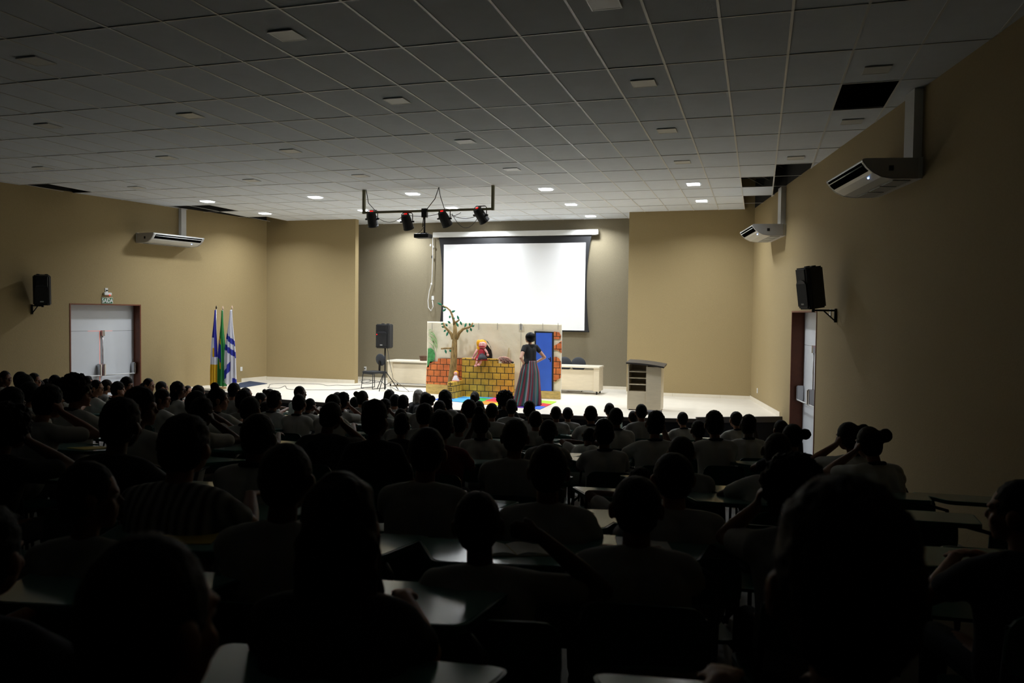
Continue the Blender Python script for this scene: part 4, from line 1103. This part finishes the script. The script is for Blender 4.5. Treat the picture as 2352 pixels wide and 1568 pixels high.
# striped polo
ms = mat('shirt_striped', '8A8884', .85); nt = ms.node_tree; tc = nt.nodes.new('ShaderNodeTexCoord'); wv = nt.nodes.new('ShaderNodeTexWave'); wv.inputs['Scale'].default_value = 9; wv.bands_direction = 'X'
cr = nt.nodes.new('ShaderNodeValToRGB'); cr.color_ramp.elements[0].color = rgb('4A4846'); cr.color_ramp.elements[1].color = rgb('9A9894'); nt.links.new(tc.outputs['Object'], wv.inputs[0]); nt.links.new(wv.outputs[1], cr.inputs[0]); nt.links.new(cr.outputs[0], nt.nodes['Principled BSDF'].inputs['Base Color'])
SH['t'] = ms
TROU = mat('trousers', '20242E', .85); SHOE = mat('shoes', '181818', .6)
def setmat(o, ms):
    while len(o.data.materials) < len(ms): o.data.materials.append(None)
    for i, m in enumerate(ms): o.material_slots[i].link = 'OBJECT'; o.material_slots[i].material = m

# woman on the stage
def woman():
    wp = at_z(1216, 931, ZS); yaw = 1.0
    t = thing('person', 'woman with black bobbed hair, black top and striped skirt, hands on hips on stage', 'person', (wp.x, wp.y, ZS), yaw)
    k = 1.0
    bm = B(); ho = B()
    hc = Vector((0, .035, 1.55))
    M = Matrix.Translation(hc) @ Matrix.Rotation(.25, 4, 'Z')
    for s in (-1, 1):
        X = Vector((s*.06, 0, 0))
        for a, b, r0, r1 in (((s*.07, 0, .97), (s*.055, .0, 1.07), .105, .09), ((s*.055, 0, 1.07), (s*.06, .01, 1.25), .09, .10), ((s*.06, .01, 1.25), (s*.11, 0, 1.34), .095, .06), ((0, 0, 1.365), (s*.145, 0, 1.335), .045, .048)):
            cone2(bm, a, b, r0, r1); 
            if a[2] > .9: cone2(ho, a, b, r0+.008, r1+.008)
        cone2(bm, (s*.09, 0, .93), (s*.1, .02, .5), .09, .06); cone2(bm, (s*.1, .02, .5), (s*.1, 0, .09), .055, .036); cone2(bm, (s*.1, -.03, .04), (s*.11, .14, .03), .033, .028)
        S, E_, W_ = Vector((s*.175, 0, 1.34)), Vector((s*.36, -.10, 1.10)), Vector((s*.19, .0, .985))
        cone2(bm, S, E_, .048, .036); cone2(bm, E_, W_, .036, .024); cone2(ho, S, lerpv(S, E_, .38), .058, .054)
        hand(bm, W_, (-s*.55, .75, -.25), (s*1, .3, .3), .9, side=s, curl=.35)
    cone2(bm, (0, 0, 1.36), (0, .015, 1.48), .042, .040)
    head_parts(bm, M)
    me = remesh(bm, .0075, 2, 'person_body')
    for m_ in (mat('skin_woman', 'C89880', .5), TROU, SHOE): me.materials.append(m_)
    for p in me.polygons:
        if p.center.z < .08: p.material_index = 2
    mesh_obj('body', me, None, t)
    sh_ = remesh(ho, .011, 3, 'black_top'); sh_.materials.append(mat('top_black', '141416', .85))
    cl = mesh_obj('black_top', sh_, None, t)
    h_ = mesh_obj('hair', HAIR['b'].copy(), None, t); h_.data.materials.clear(); h_.data.materials.append(mat('hair_bob', '0B0B0D', .5)); h_.matrix_local = M @ Matrix.Translation((0, -.006, .004)) @ Matrix.Diagonal((1.14, 1.12, 1.06, 1))
    e_ = mesh_obj('eyes', EYES, None, t); e_.matrix_local = M
    # long striped skirt with deep folds
    cols = [mat('stripe_'+c, c, .85) for c in ('8A3038', '46504F', '2F6A66', '6A6E74', '3A2630', '7A2C3C', '2C4A50', '8C8890')]
    pat = [0, 3, 2, 4, 5, 1, 2, 7, 0, 4, 3, 5, 6, 1]
    bm = B(); n = 168; nv = 30; g = []
    for j in range(nv+1):
        v = j/nv; row = []
        for i in range(n):
            a = 2*PI*i/n
            r = .135 + .05*min(1, v*4) + .12*v**1.3; fold = .028*v*math.sin(a*11 + 1.3*math.sin(v*3)) + .012*v*math.sin(a*23)
            rx = (r + fold)*1.15; ry = (r + fold)*.95
            tr = .11*v*v
            row.append(bm.verts.new((rx*math.cos(a) - tr, ry*math.sin(a) + tr*.0, 1.03 - (1.03-.012)*v)))
        g.append(row)
    for j in range(nv):
        for i in range(n):
            f = bm.faces.new([g[j][i], g[j+1][i], g[j+1][(i+1) % n], g[j][(i+1) % n]]); f.smooth = True; f.material_index = pat[(i//3) % 14] % 8
    bm.faces.new(g[0])
    bmesh.ops.recalc_face_normals(bm, faces=bm.faces[:])
    o = new_obj('striped_skirt', bm, cols, t); s_ = o.modifiers.new('s', 'SOLIDIFY'); s_.thickness = .004; s_.offset = -1
woman()

# ------------------------------------------------------------------ school chair with writing tablet
def rounded(pts, r=.05, n=4):
    out = []
    for i in range(len(pts)):
        p = Vector(pts[i]).to_3d(); a = (Vector(pts[i-1]).to_3d() - p); b = (Vector(pts[(i+1) % len(pts)]).to_3d() - p)
        rr = min(r, a.length*.45, b.length*.45); a.normalize(); b.normalize()
        for k in range(n+1):
            u = k/n; out.append(p + a*rr*(1-u)**2 + b*rr*u**2)
    return [(v.x, v.y) for v in out]
def make_chair():
    t = thing('tablet_chair', 'x', 'chair', (0, 0, 0), 0, 'school chairs with writing tablets')
    bm = B(); prism(bm, rounded([(-.2, -.2), (.2, -.2), (.21, .2), (-.21, .2)], .06), .415, .432); new_obj('seat', bm, M_teal, t)
    bm = B()
    pl = rounded([(-.2, .57), (.2, .57), (.19, .77), (-.19, .77)], .07); n = len(pl)
    a = [bm.verts.new((x, -.235 - .03*(1-(x/.2)**2) - .03*(z-.57)/.24, z)) for x, z in pl]; b = [bm.verts.new((v.co.x, v.co.y + .014, v.co.z)) for v in a]
    bm.faces.new(a); bm.faces.new(b[::-1]); [bm.faces.new([a[i], b[i], b[(i+1) % n], a[(i+1) % n]]) for i in range(n)]
    bmesh.ops.recalc_face_normals(bm, faces=bm.faces[:]); new_obj('backrest', bm, M_teal, t)
    tp_ = rounded([(-.23, .30), (.23, .30), (.34, .74), (-.34, .74)], .05)
    bm = B(); prism(bm, tp_, .775, .798); bmesh.ops.recalc_face_normals(bm, faces=bm.faces[:])
    tb_ = new_obj('writing_tablet', bm, M_teal, t)
    bm = B(); prism(bm, rounded([(-.222, .308), (.222, .308), (.33, .732), (-.33, .732)], .045), .796, .8005); bmesh.ops.recalc_face_normals(bm, faces=bm.faces[:]); new_obj('tablet_surface', bm, M_tab, tb_)
    for s in (-1, 1):
        bm = B(); tube(bm, [(s*.18, -.24, .73), (s*.19, -.2, .42), (s*.2, -.24, .012)], .0125, 8); new_obj('rear_leg', bm, M_tube, t)
        bm = B(); tube(bm, [(s*.19, -.2, .40), (s*.19, .17, .40), (s*.2, .22, .012)], .0125, 8); new_obj('front_leg', bm, M_tube, t)
    bm = B(); tube(bm, [(.2, .1, .40), (.27, .14, .45), (.29, .22, .755), (.2, .45, .766), (-.1, .5, .766)], .012, 8); new_obj('tablet_arm', bm, M_tube, t)
    return t
CH0 = make_chair(); ch_used = [False]
def place_chair(x, y, rz, label):
    if ch_used[0]: c = dup(CH0, label)
    else: c = CH0; c['label'] = label; ch_used[0] = True
    tilt = -math.atan(SL) if y < YF else 0
    c.location = (x, y, floor_z(y)); q = Euler((tilt, 0, 0)).to_matrix() @ Euler((0, 0, rz)).to_matrix()
    c.rotation_euler = q.to_euler(); return c

LAND = [(-400, 65, 'left of the left wall speaker'), (65, 135, 'below the left wall speaker'), (135, 200, 'below the exit door\'s left edge'), (200, 262, 'below the exit door\'s middle'), (262, 325, 'below the exit door\'s right edge'),
 (325, 400, 'just right of the exit door'), (400, 480, 'between exit door and flags'), (480, 555, 'below the flags'), (555, 612, 'just right of the flags'), (612, 715, 'below the left stage wall'),
 (715, 825, 'left of the tripod speaker'), (825, 912, 'below the tripod speaker'), (912, 985, 'below the left desk'), (985, 1058, 'below the prop tree'), (1058, 1125, 'below the rag doll'), (1125, 1188, 'below the brick wall\'s right end'),
 (1188, 1250, 'below the woman on stage'), (1250, 1330, 'just right of the backdrop'), (1330, 1385, 'below the right desk'), (1385, 1435, 'just left of the lectern'), (1435, 1530, 'below the lectern'), (1530, 1625, 'just right of the lectern'),
 (1625, 1725, 'below the right stage wall'), (1725, 1825, 'below the stage\'s right corner'), (1825, 1900, 'below the right door'), (1900, 2900, 'beside the right wall')]
def land(x):
    for a, b, s in LAND:
        if a <= x < b: return s
ORD = ['closest to the stage', 'second from the stage', 'third from the stage', 'fourth from the stage', 'fifth from the stage', 'sixth from the stage', 'seventh from the stage', 'eighth from the stage', 'ninth from the stage', 'tenth from the stage']
HN = {'c': 'cropped hair', 's': 'short hair', 'B': 'hair in a bun', 'L': 'hair bun at left', 'R': 'hair bun at right', 'T': 'high top bun', 'p': 'ponytail', 'l': 'long hair', 'a': 'curly rounded hair'}
SN = {'w': 'pale shirt', 'g': 'grey shirt', 'k': 'black shirt', 'r': 'dark red shirt', 'd': 'dark shirt', 't': 'striped shirt'}
PN = {'f': 'seated', 'R': 'seated, turned right', 'L': 'seated, turned left', 'h': 'seated, right hand at head', 'g': 'seated, left hand at head', '2': 'seated, both hands at head', 's': 'slumped over desk', 'o': 'seated, right elbow raised', 'q': 'sitting back'}
# x, y of the head top, head width in the photo, hair, pose, shirt
AUD = [(11,853,24,'c','R','g'),(48,856,28,'L','R','w'),(78,858,25,'c','R','w'),(126,863,24,'L','R','g'),(108,873,20,'s','f','g'),(133,871,28,'s','R','w'),(57,862,36,'c','f','g'),(68,880,41,'c','f','w'),(9,877,22,'c','f','g'),(88,876,23,'s','f','g'),
(178,870,50,'a','R','w'),(110,894,56,'s','h','g'),(201,865,21,'L','R','g'),(221,874,26,'c','R','w'),(245,873,23,'c','f','g'),(270,880,25,'s','h','w'),(290,869,25,'s','R','w'),(293,889,23,'c','f','g'),(341,870,23,'c','R','w'),(332,880,22,'c','f','g'),
(371,877,23,'c','f','w'),(372,898,31,'s','R','w'),(409,878,28,'l','R','w'),(431,886,18,'c','R','w'),(455,889,26,'s','f','g'),(451,902,46,'c','h','w'),(321,898,62,'s','R','w'),(277,928,84,'s','f','k'),(462,922,48,'s','h','w'),(501,894,38,'T','R','w'),
(538,881,27,'c','f','g'),(565,892,23,'l','R','w'),(574,915,46,'c','f','w'),(559,901,35,'s','f','g'),(423,970,112,'s','f','t'),(593,957,80,'c','f','w'),(205,1068,103,'c','R','g'),(25,899,50,'s','h','g'),(20,945,75,'a','h','k'),
(600,904,24,'L','R','g'),(620,895,22,'L','f','g'),(630,902,32,'s','f','w'),(610,924,28,'c','f','g'),(689,888,24,'c','R','w'),(687,908,32,'c','f','w'),(712,917,24,'c','h','w'),(775,902,22,'c','f','g'),(765,908,36,'c','f','w'),(788,906,28,'s','h','w'),
(815,913,24,'c','f','g'),(833,900,26,'L','f','g'),(843,922,25,'c','f','g'),(895,897,24,'l','f','k'),(890,914,22,'c','f','g'),(908,907,26,'c','f','g'),(926,911,26,'s','f','w'),(883,921,28,'s','h','g'),(862,925,58,'s','q','k'),(760,929,51,'c','h','k'),
(921,941,28,'c','f','g'),(923,955,36,'s','f','k'),(962,895,21,'l','f','k'),(976,900,20,'c','f','k'),(980,906,31,'R','f','g'),(976,933,40,'s','f','g'),(1010,922,30,'c','f','g'),(1023,898,29,'l','f','g'),(1009,942,28,'c','f','g'),(1091,900,21,'B','f','k'),
(1078,920,38,'c','f','g'),(1014,952,56,'s','f','r'),(1056,952,38,'c','f','g'),(981,989,88,'c','f','g'),(657,1029,125,'c','f','g'),(1101,922,24,'c','f','g'),(1130,928,30,'c','f','g'),(1154,926,23,'c','g','w'),(1160,903,27,'a','f','k'),(1175,921,27,'s','f','g'),
(1216,925,27,'s','f','w'),(1230,946,33,'c','f','g'),(1277,935,26,'c','f','g'),(1304,937,25,'c','f','g'),(1357,934,31,'c','f','w'),(1355,958,34,'c','s','w'),(1400,927,24,'c','f','w'),(1415,939,35,'c','f','w'),(1454,945,22,'c','f','g'),(1473,930,28,'c','f','g'),
(1506,952,43,'s','h','w'),(1183,968,64,'c','f','g'),(1260,967,42,'c','f','g'),(1388,970,46,'s','f','w'),(1104,951,42,'T','g','w'),(1260,1028,95,'c','f','g'),(1468,1037,52,'s','s','w'),(1568,948,26,'c','f','w'),(1604,968,34,'c','f','w'),
(1641,950,43,'s','f','w'),(1691,947,29,'c','f','w'),(1719,959,36,'s','h','w'),(1794,967,33,'c','f','d'),(1820,980,46,'R','h','d'),(1786,1002,66,'c','h','w'),(1565,1007,62,'c','f','g'),(1547,1048,98,'c','f','g'),(1463,1104,120,'c','f','g'),(1818,1072,97,'a','2','g'),
(1950,975,50,'R','g','w'),(1997,986,54,'R','g','w'),(2345,1110,115,'c','L','d'),(1947,1158,330,'s','f','d'),(783,1105,165,'l','f','k'),(1098,1140,115,'c','o','g'),(340,1240,270,'c','q','d'),(-40,1190,150,'s','f','d')]
WH = .175
def solve(x, y, w):
    d = ray(x, y + .03*w); Dw = WH*FPX/w; best = None
    for i in range(-30, 31):
        D = Dw*(1 + i*.012); p = CAM + d*D
        hgt = p.z - (1.41 + 0 if False else max(0, SL*(YF-p.y)))
        c = ((D-Dw)/(.10*Dw))**2 + ((hgt-1.19)/.055)**2
        if best is None or c < best[0]: best = (c, D, p, hgt)
    return best[1:]
people = []
for (x, y, wd, hk, pk, sk) in AUD:
    D, p, hgt = solve(x, y, wd); people.append(dict(x=x, y=y, w=wd, h=hk, p=pk, s=sk, D=D, D0=D, ray=ray(x, y+.03*wd)))
for it in range(150):
    mv = 0
    for i, a in enumerate(people):
        for b in people[i+1:]:
            pa = a['ray']*a['D']; pb = b['ray']*b['D']; dx, dy = pa.x-pb.x, pa.y-pb.y
            q = math.hypot(dx/.50, dy/.80)
            if q < 1:
                s = 1 if a['D'] > b['D'] else -1
                st_ = .03*(1-q) + .004
                a['D'] += s*st_; b['D'] -= s*st_; mv += 1
    for a in people:
        a['D'] = min(max(a['D'], a['D0']*.86), a['D0']*1.14)
        pp = CAM + a['ray']*a['D']
        if pp.y > 15.3: a['D'] *= 15.3/pp.y
    if not mv: break
rnd = random.Random(11)
for a in people:
    p = CAM + a['ray']*a['D']; hgt = p.z - floor_z(p.y); sz = min(max(hgt/1.19, .82), 1.16)
    a['sz'] = sz; a['sx'] = min(max(a['w']*a['D']/FPX/WH, .86), 1.12); a['P'] = p
    tgt = Vector((1.8, 17.9, 0)) - p; rz = -math.atan2(tgt.x, tgt.y)*.75 + rnd.uniform(-.08, .08); 
    Mh = BODY[a['p']][2].translation; off = Matrix.Rotation(rz, 3, 'Z') @ Vector((Mh.x*a['sx'], (Mh.y - .01)*a['sx'], 0))
    a['base'] = Vector((p.x - off.x, p.y - off.y, 0)); a['rz'] = rz
    # keep off the side walls
    a['base'].x = min(max(a['base'].x, xl(a['base'].y)+.45), xr(a['base'].y)-.40); a['base'].y = min(a['base'].y, 15.4)
byl = {}
for a in people: byl.setdefault(land(a['x']), []).append(a)
for L_, lst in byl.items():
    lst.sort(key=lambda a: -a['base'].y)
    for i, a in enumerate(lst): a['rank'] = (ORD[i] if len(lst) > 1 else '').strip(); a['land'] = L_
def one_person(a):
    bme, sme, M, cme = BODY[a['p']]
    fz = floor_z(a['base'].y)
    lab = f"person with {HN[a['h']]}, {SN[a['s']]}, {PN[a['p']]}, {a['rank'] + ' ' if a['rank'] else ''}{a['land']}"
    ws_ = lab.split()
    if len(ws_) > 16: lab = f"person, {HN[a['h']]}, {SN[a['s']]}, {a['rank'] + ' ' if a['rank'] else ''}{a['land']}"
    if len(lab.split()) > 16: lab = f"person with {HN[a['h']]}, {a['rank'] + ' ' if a['rank'] else ''}{a['land']}"
    t = thing('person', lab, 'person', (a['base'].x, a['base'].y, fz), a['rz'], 'seated audience')
    t.scale = (a['sx'], a['sx'], a['sz'])
    o = mesh_obj('body', bme, None, t); setmat(o, [SKIN[rnd.choice([0, 0, 1, 1, 2, 3])], TROU, SHOE])
    o = mesh_obj('shirt', sme, None, t); setmat(o, [SH[a['s']]])
    if a['s'] == 'w': c_ = mesh_obj('collar', cme, None, o); setmat(c_, [SH['d']])
    o = mesh_obj('hair', HAIR[a['h']], None, t); setmat(o, [HAIRM[2 if a['x'] == 962 else rnd.choice([0, 0, 1])]]); o.matrix_local = M
    o = mesh_obj('eyes', EYES, None, t); o.matrix_local = M
    place_chair(a['base'].x, a['base'].y, a['rz'], f"teal tablet chair holding the person {a['rank'] + ' ' if a['rank'] else ''}{a['land']}")
for a in people: one_person(a)

# empty chairs by the right wall
def pick(px, py, h=.80):
    d = ray(px, py); lo = .5
    for i in range(4000):
        D = .5 + i*.006; p = CAM + d*D
        if p.z <= floor_z(p.y) + h: return p
    return p
for i, (px, py, lab) in enumerate([(1875, 1052, 'empty teal tablet chair in front of the right door'), (1935, 1120, 'empty teal tablet chair behind the empty one at the right door'), (2040, 1140, 'empty teal tablet chair beside the right wall, behind the two bun-haired pupils'),
        (2130, 1190, 'empty teal tablet chair nearest the camera along the right wall'), (2250, 1150, 'empty teal tablet chair pushed against the right wall'), (1690, 1150, 'empty teal tablet chair left of the curly-haired pupil')]):
    p = pick(px, py); rz = .12
    y = p.y - .52; x = min(p.x + .05, xr(y) - .34)
    place_chair(x, y, rz, lab)

# books and papers on the tablets
M_paper = mat('paper', 'E8E8E4', .6); M_cover = mat('yellow_cover', 'C8B04A', .6)
def paper_at(a, kind, n):
    b = a['base']; rz = a['rz']; R3 = Euler((-math.atan(SL), 0, 0)).to_matrix() @ Euler((0, 0, rz)).to_matrix()
    p = R3 @ Vector((.04, .54, .8015)) + Vector((b.x, b.y, floor_z(b.y)))
    Mx = Matrix.Translation(p) @ R3.to_4x4() @ Matrix.Rotation(rnd.uniform(-.3, .3), 4, 'Z')
    tail = f"{a['rank'] + ' ' if a['rank'] else ''}{a['land']}"
    if kind == 'book':
        t = thing_m('open_notebook', f"open notebook on the tablet {tail}", 'notebook', Mx, 'papers and books on the tablets')
        for s in (-1, 1):
            bm = B(); N_ = 8; rows = []
            for i in range(N_+1):
                u = i/N_; z = .004 + .012*math.sin(PI*min(1, u*1.3))*(1-u*.5); rows.append((s*(.002 + .145*u), z))
            a_ = [bm.verts.new((x, -.1, z)) for x, z in rows]; b_ = [bm.verts.new((x, .1, z)) for x, z in rows]
            c_ = [bm.verts.new((x, -.1, .001)) for x, z in rows]; d_ = [bm.verts.new((x, .1, .001)) for x, z in rows]
            for i in range(N_):
                bm.faces.new([a_[i], a_[i+1], b_[i+1], b_[i]]); bm.faces.new([c_[i], d_[i], d_[i+1], c_[i+1]]); bm.faces.new([a_[i], c_[i], c_[i+1], a_[i+1]]); bm.faces.new([b_[i], b_[i+1], d_[i+1], d_[i]])
            bmesh.ops.recalc_face_normals(bm, faces=bm.faces[:]); new_obj('page_block', bm, M_paper, t)
        bm = B(); box(bm, -.15, .15, -.103, .103, 0, .0012); new_obj('cover', bm, M_cover, t)
    else:
        t = B(); box(t, -.105, .105, -.145, .145, 0, .003); o = new_obj('paper_sheet', t, M_cover if kind == 'yellow' else M_paper); o.matrix_world = Mx
        tag(o, f"{'yellow booklet' if kind == 'yellow' else 'white paper sheet'} on the tablet {tail}", 'booklet' if kind == 'yellow' else 'paper', 'papers and books on the tablets')
def near_person(x, y): return min(people, key=lambda a: (a['x']-x)**2 + (a['y']-y)**2)
used = set()
for x, y, kd in [(372, 898, 'book'), (565, 892, 'paper'), (610, 924, 'book'), (593, 957, 'paper'), (657, 1029, 'paper'), (687, 908, 'yellow'), (712, 917, 'paper'), (760, 929, 'paper'), (788, 906, 'paper'), (862, 925, 'paper'), (981, 989, 'paper'), (1183, 968, 'paper'), (1260, 967, 'paper'), (1230, 946, 'book'), (1260, 1028, 'paper'), (1388, 970, 'paper'), (1547, 1048, 'book'), (1098, 1140, 'book'), (1641, 950, 'book'), (1786, 1002, 'yellow'), (110, 894, 'yellow'), (205, 1068, 'yellow'), (1506, 952, 'paper'), (1463, 1104, 'paper'), (1997, 986, 'yellow')]:
    a = near_person(x, y)
    if id(a) in used: continue
    used.add(id(a)); paper_at(a, kd, 0)
